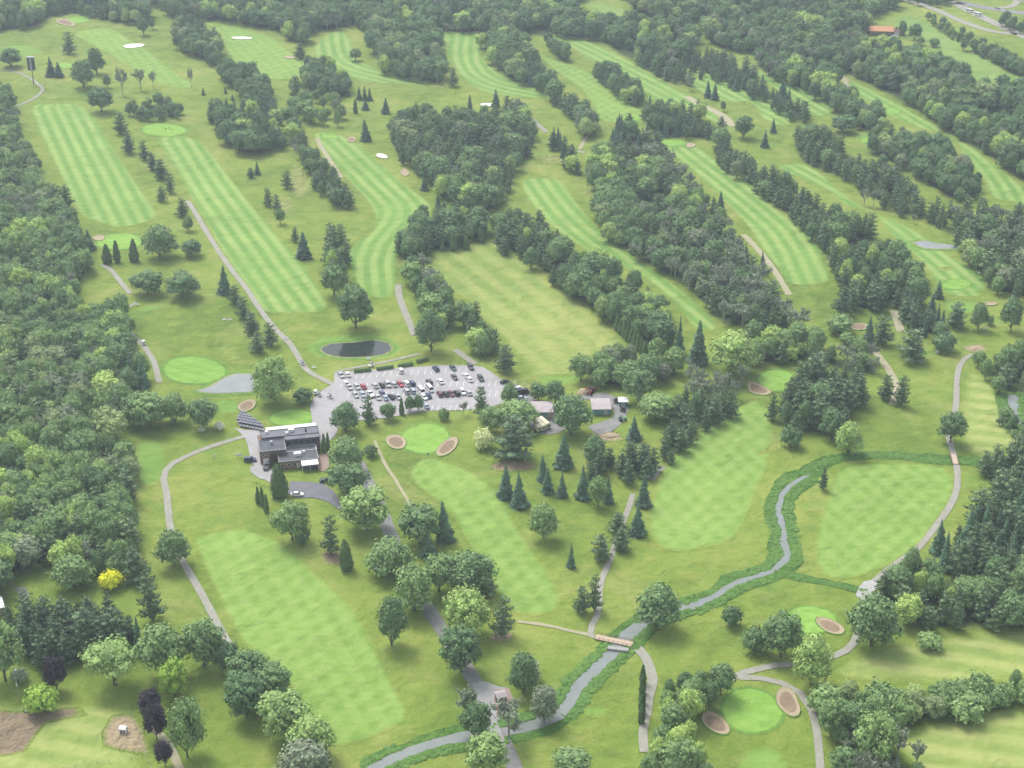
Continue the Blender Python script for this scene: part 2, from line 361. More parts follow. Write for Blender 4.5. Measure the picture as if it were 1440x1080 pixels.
# woodland floor under every wood is laid with the woods further down
# --- fairways
FAIR = [
 ([(45,150),(75,146),(110,147),(133,163),(152,195),(173,227),(196,262),(220,297),(213,310),(173,320),(140,314),(110,300),(95,272),(80,240),(62,205),(50,180)], [(78,150),(160,318)], 'fair'),
 ([(220,198),(240,191),(275,195),(300,217),(345,275),(390,328),(430,375),(463,430),(455,439),(410,440),(370,438),(345,402),(317,363),(290,317),(268,280),(250,245),(232,217)], [(245,195),(300,280),(415,438)], 'fair'),
 ([(105,48),(125,41),(155,40),(175,50),(215,75),(250,105),(272,118),(262,125),(225,118),(180,95),(150,75),(125,62)], [(130,42),(260,120)], 'fairx'),
 ([(280,30),(320,36),(380,52),(405,70),(430,92),(425,108),(385,112),(350,100),(325,82),(305,45)], [(300,35),(400,110)], 'fairx'),
 ([(440,75),(450,55),(478,42),(495,60),(505,82),(540,100),(600,112),(622,124),(560,118),(510,115),(470,95)], [(470,45),(490,90),(620,122)], 'fair'),
 ([(620,47),(680,44),(710,43),(712,53),(690,62),(677,77),(687,90),(713,110),(757,127),(780,137),(733,137),(693,132),(667,123),(647,107),(630,80),(623,63)], [(655,45),(655,90),(690,118),(780,137)], 'fair'),
 ([(773,50),(800,50),(833,60),(880,83),(927,110),(965,132),(1000,155),(1030,175),(1010,175),(960,150),(912,138),(895,112),(850,95),(800,66)], [(785,50),(900,105),(1030,175)], 'fair'),
 ([(757,66),(770,80),(800,90),(830,103),(847,117),(870,133),(915,167),(908,173),(847,170),(833,147),(813,123),(780,100),(758,78)], [(765,70),(910,172)], 'fairx'),
 ([(930,80),(960,93),(1013,110),(1050,130),(1093,143),(1115,163),(1107,177),(1073,167),(1055,145),(1013,143),(980,127),(955,105),(932,90)], [(935,82),(1110,175)], 'fair'),
 ([(1053,95),(1093,110),(1147,133),(1172,153),(1162,162),(1140,163),(1107,137),(1075,115)], [(1060,98),(1165,160)], 'fair'),
 ([(1177,103),(1227,127),(1293,163),(1327,183),(1377,213),(1410,240),(1450,270),(1455,292),(1425,284),(1393,277),(1383,253),(1353,217),(1337,193),(1293,180),(1243,160),(1203,133),(1188,115)], [(1185,108),(1330,190),(1390,235),(1425,290)], 'fair'),
 ([(928,200),(940,196),(960,197),(985,207),(1013,230),(1060,263),(1100,300),(1137,323),(1157,360),(1168,395),(1150,400),(1110,400),(1095,380),(1070,350),(1053,323),(1027,293),(997,263),(960,230),(938,212)], [(945,200),(1060,290),(1110,340),(1140,402)], 'fair'),
 ([(1095,232),(1120,230),(1150,240),(1193,277),(1233,300),(1280,320),(1330,355),(1350,366),(1385,390),(1387,408),(1375,418),(1350,418),(1325,410),(1300,375),(1283,357),(1255,333),(1225,300),(1190,290),(1165,270),(1130,253),(1100,240)], [(1110,235),(1240,310),(1370,415)], 'fair'),
 ([(440,188),(470,187),(500,200),(520,215),(563,253),(605,285),(608,300),(590,318),(570,333),(560,360),(556,410),(540,420),(515,415),(495,390),(487,360),(500,340),(522,325),(526,305),(513,280),(485,250),(465,225),(450,205)], [(458,190),(530,260),(562,300),(530,345),(522,380),(528,420)], 'fair'),
 ([(733,253),(760,250),(790,253),(807,277),(840,317),(887,357),(950,400),(1005,450),(1005,465),(975,460),(950,430),(910,395),(865,370),(833,357),(800,337),(773,317),(740,280)], [(762,250),(810,310),(880,365),(1000,462)], 'fair'),
 ([(273,757),(300,747),(333,743),(367,750),(403,767),(437,797),(480,837),(507,867),(533,917),(557,967),(575,1000),(570,1015),(530,1035),(480,1050),(440,1040),(423,1000),(400,955),(373,927),(343,907),(317,863),(287,800)], None, 'fairx'),
 ([(573,665),(595,643),(630,650),(670,667),(710,700),(727,740),(757,783),(783,823),(791,847),(780,860),(753,868),(722,862),(700,840),(680,800),(655,760),(630,720),(600,695),(580,680)], None, 'fairx'),
 ([(1060,562),(1082,575),(1090,610),(1082,650),(1062,700),(1035,755),(990,772),(940,775),(912,750),(915,710),(928,668),(960,628),(1005,590)], None, 'fairx'),
 ([(1185,657),(1250,651),(1310,653),(1338,665),(1342,695),(1320,730),(1290,770),(1240,800),(1190,815),(1155,808),(1143,790),(1150,740),(1165,690)], None, 'fairx'),
 ([(1034,1090),(1044,1056),(1075,1044),(1102,1056),(1112,1090)], None, 'tee'),
]
for poly, guide, mk in FAIR: sheet('fairway', poly, 0.06, M[mk], guide)
sheet('practice_range', [(605,368),(630,350),(660,340),(690,336),(720,350),(765,390),(830,435),(885,490),(840,497),(812,532),(760,537),(728,505),(690,460),(650,420),(620,400)], 0.05, M['range'])
sheet('mown_field', [(1165,945),(1250,908),(1460,885),(1460,952),(1300,962),(1185,955)], 0.05, M['mown'])
sheet('mown_field', [(1258,1052),(1300,1018),(1460,990),(1460,1100),(1300,1100)], 0.05, M['mown'])
sheet('mown_field', [(1362,520),(1400,545),(1420,590),(1440,620),(1400,640),(1360,640),(1350,600),(1352,550)], 0.05, M['mown'])
sheet('pasture', [(1262,20),(1313,30),(1360,43),(1393,67),(1460,92),(1460,116),(1380,117),(1343,90),(1293,63),(1255,45)], 0.05, M['field'])
sheet('pasture', [(1195,20),(1215,16),(1240,26),(1225,34)], 0.05, M['field'])
sheet('pasture', [(815,-2),(850,3),(885,14),(870,24),(840,18)], 0.05, M['field'])
sheet('yard_grass', [(-40,990),(60,985),(140,990),(190,1000),(212,1095),(-40,1095)], 0.05, M['mown'], smooth=False)
# tees and lighter cut patches
for p in ([(190,625),(210,615),(230,625),(236,648),(225,680),(190,684),(186,650)], [(757,528),(812,527),(815,540),(762,542)], [(1,66),(40,64),(62,74),(30,80),(5,76)],
          ell(835,1000,22,11,5), [(1330,168),(1345,166),(1350,171),(1335,174)], [(190,432),(230,428),(232,434),(200,441)], ell(970,610,1,1), [(1233,150),(1262,155),(1270,162),(1240,160)], ell(1352,432,30,10,5), [(1200,190),(1232,186),(1245,200),(1215,207)],
          ell(320,572,22,12), [(470,470),(520,468),(560,480),(568,495),(540,505),(480,508),(440,500),(425,484),(445,476)],[(955,920),(960,918),(982,918),(984,935),(958,938)], ell(1155,600,1,1), ell(895,545,1,1), [(860,985),(870,984)]):
    if len(p) > 2 and max(q[0] for q in p) - min(q[0] for q in p) > 5: sheet('tee_ground', p, 0.08, M['tee'])
# greens
GREENS = [(230,183,30,9),(168,340,31,11),(463,192,12,3.5),(598,617,33,21),(1057,1000,41,31),(273,521,42,19),(410,588,29,12),(1092,535,26,14),(1140,872,34,19),(92,92,9,4.5),(110,28,16,4.5),(947,201,18,5),(1345,400,20,7),(800,150,1,1),(1250,157,16,4.5),(1222,197,13,4),(890,165,14,4),(1010,170,1,1)]
for g in GREENS:
    if g[2] < 2: continue
    e = ell(*g, wob=0.05); c = at(g[0], g[1])
    w = [tuple(at(*p)[:2]) for p in e]; big = [(c.x + (p[0] - c.x) * 1.13, c.y + (p[1] - c.y) * 1.13) for p in w]
    sheet('green_fringe', big, 0.09, M['fringe'], world_pts=True); sheet('putting_green', w, 0.12, M['green'], world_pts=True)
# bunkers: a raised grass lip round a dished sand floor
def bunker(poly, mat, lip=True):
    w = catmull([tuple(at(*p)[:2]) for p in poly], True, 2); cx = sum(p[0] for p in w) / len(w); cy = sum(p[1] for p in w) / len(w); n = len(w)
    vs = []; rings = [(1.12, 0.10, 0), (1.03, 0.42, 0), (0.97, 0.30, 1), (0.72, 0.16, 2), (0.35, 0.13, 2)]
    for k, z, _ in rings: vs += [(cx + (p[0] - cx) * k, cy + (p[1] - cy) * k, z) for p in w]
    vs.append((cx, cy, 0.13)); fs = []; mi = []
    for r in range(4):
        for i in range(n):
            j = (i + 1) % n; fs.append((r * n + i, r * n + j, (r + 1) * n + j, (r + 1) * n + i)); mi.append([0, 1, 1, 2][r])
    fs += [(4 * n + i, 4 * n + (i + 1) % n, 5 * n) for i in range(n)]; mi += [2] * n
    a = Vector(w[0]) ; area = sum(w[i][0] * w[(i + 1) % n][1] - w[(i + 1) % n][0] * w[i][1] for i in range(n))
    if area < 0: fs = [tuple(reversed(f)) for f in fs]
    tag(obj('sand_bunker', mesh('sand_bunker', vs, fs, [M['fringe'], M['sand' if mat != 'sandwhite' else 'sandwhite'], M[mat]], mi)), kind='structure')
for p, m in [(ell(557,622,15,9,10), 'sandwet'), (ell(629,629,17,9,-38), 'sandwet'), (ell(1108,988,20,15,50,wob=.12), 'sandwet'), (ell(1006,1018,21,12,30), 'sandwet'),
             (ell(1167,881,20,9,25), 'sandwet'), (ell(347,571,14,7,-20), 'sandwet'), (ell(188,65,14,3,-5), 'sandwhite'), (ell(340,54,15,1.8,2), 'sandwhite'), (ell(407,81,8,2,5), 'sand'),
             (ell(139,335,8,4), 'sand'), (ell(494,197,6,4), 'sandwet'), (ell(537,220,8,3,10), 'sandwhite'), (ell(569,243,6,5,10), 'sand'), (ell(684,148,8,2.5), 'sandwhite'),
             (ell(971,205,7,3.2), 'sand'), ([(1053,537),(1065,540),(1085,552),(1078,556),(1055,552)], 'sandwet'), (ell(1393,428,9,2.5), 'sand'), (ell(1208,460,12,5), 'sandwet'), (ell(92,32,14,4,15), 'sandwet')]:
    bunker(p, m)
# dry and bare patches
for p, m in [([(715,535),(730,531),(775,540),(770,552),(740,556),(718,545)], 'dry'), ([(690,575),(740,570),(745,600),(700,620)], 'dry'), (ell(1330,378,12,3), 'dry'), ([(1350,487),(1385,483),(1392,492),(1370,497)], 'tansoil'),
             (ell(1150,145,1,1), 'dry'), (ell(1325,310,25,6,25), 'dry'), (ell(1190,112,7,5,40), 'tansoil'), (ell(470,785,20,11,10), 'soil'), (ell(705,895,20,9), 'tansoil'), (ell(722,655,34,9), 'soil'),
             ([(-40,998),(20,1000),(115,994),(124,1006),(66,1017),(52,1034),(36,1058),(8,1064),(-40,1060)], 'soil'), ([(156,1006),(180,1001),(203,1026),(211,1066),(188,1060),(144,1050),(142,1030)], 'tansoil'),
             (ell(1247,425,1,1), 'dry'), ([(830,605),(865,606),(880,618),(850,622),(835,616)], 'tansoil'), (ell(1260,350,1,1), 'dry'), ([(1395,180),(1402,190)], 'dry'), ([(430,548),(468,548),(470,555),(445,560)], 'dry'),
             (ell(1090,628,26,5,-25), 'dry'), (ell(1180,660,14,3,-20), 'dry'), ([(1080,915),(1095,920),(1090,935),(1058,930),(1046,920)], 'dry'), (ell(780,225,26,8), 'dry'), (ell(1020,170,12,5,30), 'tansoil'),
             (ell(765,905,1,1), 'dry'), (ell(420,255,22,25,20), 'dry'), (ell(400,290,20,16,10), 'dry'), (ell(1370,140,1,1), 'dry'), ([(1405,410),(1440,416),(1440,430),(1410,428)], 'dry'), (ell(560,385,1,1), 'dry'), (ell(620,120,25,4), 'dry')]:
    if len(p) > 2 and max(q[0] for q in p) - min(q[0] for q in p) > 5: sheet('worn_ground', p, 0.065 if m != 'soil' else 0.075, M[{'soil': 'wornsoil', 'tansoil': 'worntan', 'dry': 'dry', 'sand': 'sand'}[m]])
# ponds
for name, p, m, z in [('pond', [(276,549),(288,547),(300,542),(320,530),(333,526),(353,527),(359,540),(356,550),(333,552),(300,553)], 'pond', 0.13), ('pond', [(452,490),(465,484),(500,482),(525,479),(545,483),(550,490),(540,498),(510,502),(480,502),(460,498)], 'pond_dark', 0.13),
                      ('pond', [(1285,341),(1300,339),(1320,343),(1345,345),(1350,349),(1318,350),(1300,349)], 'pond', 0.13)]:
    w = catmull([tuple(at(*q)[:2]) for q in p], True, 3); cx = sum(q[0] for q in w) / len(w); cy = sum(q[1] for q in w) / len(w)
    def grow(k): return [(cx + (q[0] - cx) + (q[0] - cx) / max(1, math.hypot(q[0] - cx, q[1] - cy)) * k, cy + (q[1] - cy) + (q[1] - cy) / max(1, math.hypot(q[0] - cx, q[1] - cy)) * k) for q in w]
    sheet('pond_edge', grow(3.0), 0.10, M['fringe'], world_pts=True, smooth=False); sheet('pond_bank', grow(1.2), 0.115, M['pondbank'], world_pts=True, smooth=False)
    sheet(name, w, z, M[m], world_pts=True, smooth=False)
# creek: bank strip, then the water on it
CREEK = [(1395,600),(1440,610)]
CR1 = [(1136,668),(1123,675),(1110,684),(1100,697),(1096,712),(1096,727),(1103,747),(1101,763),(1107,780),(1098,793),(1087,803),(1060,812),(1033,821),(1010,836),(980,850),(955,857),(925,866),(902,880),(885,894),(868,912),(847,933),(828,950),(812,968),(800,990),(787,1003),(757,1016),(713,1028),(680,1034),(647,1038),(597,1050),(560,1064),(520,1084)]
DT1 = [(1133,670),(1150,655),(1175,645),(1215,640),(1260,641),(1300,645),(1337,647),(1375,650),(1400,655)]
DT2 = [(1090,803),(1120,811),(1160,819),(1200,828),(1218,832)]
ribbon('creek_bank', CR1, 10.5, 0.10, M['verge'], 0.7); ribbon('ditch', DT1, 7.0, 0.104, M['verge'], 0.5); ribbon('ditch', DT2, 4.0, 0.104, M['verge'], 0.3)
ribbon('creek_bank', [(1424,552),(1426,575),(1434,598),(1450,610)], 12.0, 0.104, M['verge'], 0.5)
ribbon('creek', CR1[:8], (1.8, 2.6), 0.13, M['water'], 0.55); ribbon('creek', CR1[7:18], (2.4, 3.4), 0.134, M['water'], 0.45); ribbon('creek', CR1[17:25], 4.7, 0.138, M['water'], 0.4); ribbon('creek', CR1[24:], (4.6, 3.8), 0.142, M['water'], 0.4)
ribbon('creek', [(1425,556),(1427,575),(1434,596)], 3.6, 0.13, M['water'], 0.3)
sheet('stone_ford', [(1203,838),(1208,826),(1215,818),(1231,815),(1235,824),(1226,838),(1222,848)], 0.15, M['stones'])
# paths and drives
PATHS = [([(143,372),(155,379),(163,388),(173,401),(183,413)],2.3),([(192,425),(183,431),(176,434)],1.6),([(182,467),(190,476),(200,484),(209,497),(217,510),(224,538)],2.4),
 ([(343,614),(322,620),(300,627),(278,635),(258,644),(243,652),(233,662),(230,675),(234,692),(237,720),(240,745),(248,770),(258,792),(270,812),(285,838),(305,876),(330,920)],2.4),
 ([(262,283),(270,292),(288,322),(307,353),(326,380),(347,407),(362,430),(378,452),(394,470),(408,484),(420,503),(431,520),(450,532),(470,541)],2.5),
 ([(583,472),(575,452),(567,433),(561,415),(560,400)],3.0),([(470,524),(500,517),(530,512),(560,505),(590,498)],1.6),
 ([(668,512),(655,503),(640,492)],3.0),
 ([(1218,832),(1214,870),(1200,905),(1190,915),(1177,921),(1140,931),(1095,936)],2.6),
 ([(842,898),(830,894),(833,878),(840,866),(843,848),(843,830),(848,810),(857,790),(872,745),(885,712),(890,695)],2.0),([(915,675),(922,664),(932,656)],3.0),
 ([(888,905),(898,913),(908,925),(914,940),(918,955),(912,980),(908,1008)],3.0),([(908,1008),(904,1030),(906,1058)],2.6),
 ([(1378,497),(1362,501),(1351,512),(1346,530),(1345,555),(1343,580),(1334,612),(1338,628),(1342,642),(1346,662),(1346,685),(1338,708),(1325,728),(1310,748),(1292,770),(1270,786),(1248,802),(1230,817)],2.3),
 ([(1027,955),(1050,945),(1075,939),(1095,935)],2.6),([(1040,953),(1070,954),(1100,961),(1125,975),(1140,997),(1149,1030),(1154,1085)],2.3),
 ([(0,98),(25,102),(40,109),(52,117),(60,127),(45,140),(22,150)],2.0),([(745,165),(757,176),(768,186)],3.0),([(822,215),(812,212)],2.0)]
for k, (p, w) in enumerate(PATHS): ribbon('cart_path', p, w, 0.16 + 0.004 * (k % 3), M['path'])
for p, w, m in [([(504,650),(512,668),(523,690),(535,715),(548,748),(565,790),(597,847),(612,872),(625,890),(645,922),(658,943),(673,968),(690,1005),(705,1038),(728,1090)],4.6,'drive'),
                ([(527,620),(540,650),(556,675),(573,703),(590,728)],1.2,'dirtpath'),([(828,893),(800,887),(770,880),(728,874)],1.4,'dirtpath'),([(1257,437),(1262,452),(1267,467)],3.5,'dirtpath'),
                ([(1215,480),(1235,500),(1260,540),(1255,570)],3.0,'dirtpath'),([(1045,330),(1060,345),(1085,375),(1110,415)],3.0,'dirtpath'),([(445,195),(460,220),(480,250)],2.5,'dirtpath'),([(455,585),(440,610),(425,622)],3.0,'lot'),
                ([(965,136),(990,150),(1012,160),(1032,178)],5.0,'dirtpath'),([(208,1000),(222,1030),(238,1050),(256,1088)],2.5,'dirtpath'),([(1185,108),(1192,122),(1198,130)],2.5,'dirtpath'),([(815,210),(825,192)],2.0,'dirtpath'),
                ([(1322,-6),(1377,22),(1400,33),(1445,54)],8.0,'path'),([(1265,-3),(1300,8),(1330,20),(1360,33),(1395,44),(1430,48)],6.0,'path'),([(1347,3),(1375,9),(1405,14),(1450,20)],9.0,'drive'),([(1425,-6),(1430,2),(1422,9),(1400,12)],5.0,'path'),
                ([(1385,-3),(1420,-2),(1450,3)],4.0,'drive')]:
    ribbon('road' if w > 4 and m != 'dirtpath' else 'track', p, w, 0.15, M[m], 0.1)
sheet('parking_lot', [(470,526),(500,522),(560,518),(620,514),(662,514),(680,517),(700,530),(714,543),(724,556),(712,566),(690,573),(650,577),(600,578),(545,588),(500,592),(484,585),(478,560),(470,548)], 0.17, M['lot'], smooth=False)
sheet('access_road', [(436,570),(446,556),(455,548),(472,538),(484,560),(490,575),(478,597),(472,612),(462,622),(444,624),(437,610),(439,590)], 0.19, M['lot'])
sheet('service_yard', [(721,553),(745,556),(768,572),(790,565),(850,552),(868,560),(884,568),(878,590),(862,606),(840,612),(826,600),(858,590),(862,575),(820,562),(800,600),(772,612),(752,608),(740,590),(726,575)], 0.15, M['drive'])
sheet('clubhouse_apron', [(330,602),(345,605),(372,605),(372,628),(366,640),(375,655),(384,664),(392,672),(400,676),(396,683),(380,680),(362,664),(352,645),(349,628),(344,615)], 0.19, M['lot'])
sheet('clubhouse_drive', [(352,655),(360,658),(378,668),(380,676),(366,674),(352,664)], 0.20, M['concrete'])
sheet('lower_parking_lot', [(408,677),(430,678),(453,680),(468,690),(484,712),(478,718),(462,706),(440,700),(416,701),(404,694)], 0.19, M['darklot'], smooth=False)
sheet('verge', [(352,678),(376,680),(400,684),(378,685)], 0.13, M['worntan'])
sheet('terrace', [(447,640),(462,638),(463,658),(454,664),(447,660)], 0.2, M['brickpave'], smooth=False)
sheet('bridge_yard', [(664,962),(680,958),(702,966),(716,968),(718,985),(702,990),(696,1000),(700,1012),(690,1010),(682,992),(668,980)], 0.17, M['concrete'])
sheet('hut_terrace', [(700,970),(716,968),(722,985),(712,1000),(698,1004),(694,985)], 0.19, M['brickpave'])
# painted bays
marks = MB(); wp = paint('white_line', (0.75, 0.75, 0.72), 0.7, 0.2)
def bay(px, py, L=5.0, a=-96):
    p = at(px, py); d = Vector((math.cos(R(a)), math.sin(R(a)), 0)); n = Vector((-d.y, d.x, 0)) * 0.07
    q = p + d * L; marks.add([(v.x, v.y, 0.18) for v in (p - n, p + n, q + n, q - n)], [(0, 1, 2, 3) if True else 0])
for i in range(19): bay(484 + i * 9.6, 526.5 - i * 0.6)
for i in range(28): bay(482 + i * 9.0, 538 - i * 0.10); bay(492 + i * 8.6, 552 - i * 0.1)
for i in range(12): bay(592 + i * 8.4, 571 - i * 0.1)
tag(obj('parking_bay_lines', marks.mesh('parking_bay_lines', wp)), kind='structure')

# ------------------------------------------------------------------ tree prototypes
def rdir():
    while True:
        v = Vector((rnd.uniform(-1, 1), rnd.uniform(-1, 1), rnd.uniform(-1, 1)))
        if 0.1 < v.length < 1: return v.normalized()
def card(mb, c, n, s, asp=1.0, mi=0):
    n = n.normalized(); t = n.cross(rdir()); 
    if t.length < 1e-3: t = Vector((1, 0, 0))
    t.normalize(); u = n.cross(t)
    a = t * s * 0.5; b_ = u * s * 0.5 * asp
    mb.add([c - a - b_ * 0.6, c + a * 0.7 - b_, c + a + b_ * 0.7, c - a * 0.6 + b_], [(0, 1, 2, 3)], mi)
def lobes_to_leaves(mb, lobes, per_m2, size, sq=1.0):
    for k, (c, r, fz) in enumerate(lobes):
        n = int(per_m2 * 4 * math.pi * r * r * (0.4 + 0.6 * fz))
        for _ in range(n):
            d = rdir()
            if d.z < -0.35 and rnd.random() < 0.6: continue
            p = Vector((c.x + d.x * r, c.y + d.y * r, c.z + d.z * r * fz)) + rdir() * r * rnd.uniform(0, 0.34) + Vector((d.x, d.y, d.z)) * (rnd.random() ** 4) * r * 0.5
            hid = False
            for j, (c2, r2, f2) in enumerate(lobes):
                if j == k: continue
                q = p - c2
                if q.x * q.x + q.y * q.y + (q.z / f2) ** 2 < (r2 * 0.8) ** 2: hid = True; break
            if hid: continue
            nn = Vector((d.x, d.y, d.z / fz)).normalized() + rdir() * 0.55 + Vector((0, 0, 0.25))
            card(mb, p, nn, size * rnd.uniform(0.6, 1.35), rnd.uniform(0.6, 1.0))
def limbs(mb, h0, r0, lobes, mi=0, k=5):
    mb.tube((0, 0, -0.3), (0.1, 0.05, h0), r0 * 1.25, r0 * 0.8, 7, mi)
    top = Vector((0.1, 0.05, h0)); mx = max(l[0].z for l in lobes)
    mb.tube(top, (0.2, -0.1, mx * 0.85), r0 * 0.8, r0 * 0.2, 6, mi)
    for c, r, fz in sorted(lobes, key=lambda l: l[0].z)[:k]:
        mb.tube(top + Vector((0, 0, rnd.uniform(-0.5, 1.0))), c, r0 * 0.45, r0 * 0.12, 5, mi)
def broadleaf(R_, H, nl, base=0.22, flat=0.85, lob=(0.22, 0.38), dens=3.6, size=0.58, seed=1, top=1.0, hollow=0.60):
    rnd.seed(seed); crown = MB(); trunk = MB(); lobes = []
    zc = H * (base + (1 - base) * 0.47); b_ = H * (1 - base) / 2
    for k in range(nl):
        # even spread of lobes over the crown shell, fewer underneath
        t = (k + 0.5) / nl; z = 1 - 1.55 * t; a = k * 2.39996 + rnd.uniform(-0.5, 0.5)
        rr = math.sqrt(max(0, 1 - z * z)); q = rnd.uniform(hollow - 0.1, hollow + 0.14)
        w = 1.0 if z < 0 else top
        c = Vector((math.cos(a) * rr * R_ * q * w, math.sin(a) * rr * R_ * q * w, zc + z * b_ * q * 1.08))
        lobes.append((c, R_ * rnd.uniform(*lob), flat * rnd.uniform(0.75, 1.05)))
    lobes.append((Vector((0, 0, zc)), R_ * 0.55, 0.9))
    for c, r, fz in lobes: crown.blob(c, r * 0.78, 1, 0, 0.2, (1, 1, fz))
    lobes_to_leaves(crown, lobes, dens, size)
    limbs(trunk, H * base * 1.15, R_ * 0.062, lobes)
    return crown, trunk
def spruce(R_, H, tiers=17, seed=1, skew=0.92, up=0.0, dens=1.0, tip=0.02):
    rnd.seed(seed); crown = MB(); trunk = MB()
    trunk.tube((0, 0, -0.3), (0, 0, H * 0.97), R_ * 0.075, 0.03, 6)
    z0 = H * 0.06
    prof = lambda t: (R_ * ((1 - t) ** skew) * (1 + 0.10 * math.sin(t * 23)) + tip * R_)
    n = 10; vs = []                                                     # dark inner body, ragged
    for k in range(9):
        t = k / 8
        for i in range(n):
            a = 2 * math.pi * i / n; r = prof(t) * rnd.uniform(0.42, 0.72) * (0.5 if k == 0 else 1)
            vs.append((r * math.cos(a), r * math.sin(a), z0 + t * (H - z0) * 0.97 - 0.1 * r))
    fs = [(k * n + i, k * n + (i + 1) % n, (k + 1) * n + (i + 1) % n, (k + 1) * n + i) for k in range(8) for i in range(n)] + [tuple(range(n - 1, -1, -1))]
    crown.add(vs, fs)
    for k in range(tiers):
        t = (k + rnd.uniform(-0.3, 0.3)) / tiers; t = max(0, min(0.98, t)); z = z0 + t * (H - z0); r = prof(t)
        m = max(5, int((9 + 12 * (1 - t)) * dens)); ph = rnd.uniform(0, 6)
        for i in range(m):
            a = ph + 2 * math.pi * i / m + rnd.uniform(-0.2, 0.2); L = r * rnd.uniform(0.60, 1.25); w = L * rnd.uniform(0.16, 0.26) + 0.12
            d = Vector((math.cos(a), math.sin(a), 0)); s = Vector((-d.y, d.x, 0)); dr = L * rnd.uniform(0.15, 0.35) * (1 - up)
            p0 = d * L * 0.25 + Vector((0, 0, z)); p1 = d * L * 0.7 + Vector((0, 0, z - dr * 0.5)); p2 = d * L + Vector((0, 0, z - dr * 0.75 + up * L * 0.3))
            sag = Vector((0, 0, -w * 0.5))
            crown.add([p0, p1 - s * w + sag, p2, p1 + s * w + sag, p1 + Vector((0, 0, 0.1))], [(0, 1, 4), (4, 1, 2), (0, 4, 3), (4, 2, 3)])
            if rnd.random() < 0.7: card(crown, p1 + d * rnd.uniform(-.2, .2) * L + Vector((0, 0, 0.08)), d + Vector((0, 0, 1)) + rdir() * 0.5, w * 1.8, 0.6)
    return crown, trunk
def pine(R_, H, nl=22, seed=1, base=0.1, taper=0.55):
    rnd.seed(seed); crown = MB(); trunk = MB(); lobes = []
    for k in range(nl):
        t = (k + 0.5) / nl; z = H * (base + (1 - base) * t * 0.94); a = k * 2.4 + rnd.uniform(-.4, .4)
        r = R_ * (1 - t) ** taper * rnd.uniform(0.45, 0.78)
        lobes.append((Vector((math.cos(a) * r, math.sin(a) * r, z)), R_ * rnd.uniform(0.26, 0.38) * (1 - 0.45 * t), 0.5))
        if k % 3 == 0: lobes.append((Vector((0, 0, z)), R_ * 0.42 * (1.08 - t), 0.8))
    for c, r, fz in lobes: crown.blob(c, r * 0.85, 1, 0, 0.15, (1, 1, fz))
    for k, (c, r, fz) in enumerate(lobes):                                # needles in tufts that point out and up
        for _ in range(int(3.4 * 4 * math.pi * r * r * 0.55)):
            d = rdir(); 
            if d.z < -0.3: continue
            p = Vector((c.x + d.x * r, c.y + d.y * r, c.z + d.z * r * fz)); o = Vector((d.x, d.y, 0.5)).normalized()
            s = o.cross(rdir()).normalized(); L = rnd.uniform(0.45, 0.95)
            crown.add([p - s * 0.16, p + s * 0.16, p + o * L + s * 0.09, p + o * L - s * 0.09], [(0, 1, 2, 3)])
    trunk.tube((0, 0, -0.3), (0, 0, H * 0.9), R_ * 0.075, 0.05, 6)
    for c, r, fz in lobes[::3]: trunk.tube((0, 0, c.z - 0.4), c, R_ * 0.025, 0.03, 4)
    return crown, trunk
def column(R_, H, seed=1, p=0.45):
    rnd.seed(seed); crown = MB(); trunk = MB(); trunk.tube((0, 0, -0.3), (0, 0, H * 0.6), 0.15, 0.08, 6)
    prof = lambda t: R_ * (min(1, 0.55 + t * 2.2)) * max(0.03, (1 - t)) ** p
    n = 12; vs = []
    for k in range(10):
        t = k / 9
        for i in range(n):
            a = 2 * math.pi * i / n; r = prof(t) * rnd.uniform(0.80, 0.95); vs.append((r * math.cos(a), r * math.sin(a), 0.15 + t * (H - 0.3)))
    crown.add(vs, [(k * n + i, k * n + (i + 1) % n, (k + 1) * n + (i + 1) % n, (k + 1) * n + i) for k in range(9) for i in range(n)] + [tuple(range(n - 1, -1, -1)), tuple(range(9 * n, 10 * n))])
    for _ in range(int(9 * 2 * math.pi * R_ * H * 0.55)):
        t = rnd.random(); a = rnd.uniform(0, 6.283); r = prof(t) * rnd.uniform(0.9, 1.08); d = Vector((math.cos(a), math.sin(a), 0))
        card(crown, d * r + Vector((0, 0, 0.15 + t * (H - 0.2))), d + Vector((0, 0, 0.5)) + rdir() * 0.4, rnd.uniform(0.25, 0.5), 1.3)
    return crown, trunk
def bare(R_, H, seed=1, leaf=320):
    rnd.seed(seed); crown = MB(); trunk = MB(); trunk.tube((0, 0, -0.3), (0, 0, H * 0.35), R_ * 0.07, R_ * 0.05, 6)
    def grow(p, d, L, r, lev):
        q = p + d * L; (trunk if lev < 1 else crown).tube(p, q, r, r * 0.6, 4 if lev < 3 else 3, 1 if lev >= 1 else 0, False)
        if lev < 3:
            for _ in range(4 if lev < 2 else 5): grow(p + d * L * rnd.uniform(0.35, 1.0), (d + rdir() * 0.75 + Vector((0, 0, 0.25))).normalized(), L * rnd.uniform(0.5, 0.75), r * 0.55, lev + 1)
        if lev >= 2:
            for _ in range(3): card(crown, p + d * L * rnd.uniform(0.2, 1.1) + rdir() * 0.3, rdir() + Vector((0, 0, 0.5)), rnd.uniform(0.25, 0.55), 0.7)
    for k in range(6):
        a = k * 1.05 + rnd.uniform(-.3, .3); e = rnd.uniform(0.5, 1.4)
        grow(Vector((0, 0, H * rnd.uniform(0.2, 0.4))), Vector((math.cos(a) * math.cos(e), math.sin(a) * math.cos(e), math.sin(e))), H * 0.3, R_ * 0.045, 0)
    return crown, trunk
PROTO = {}
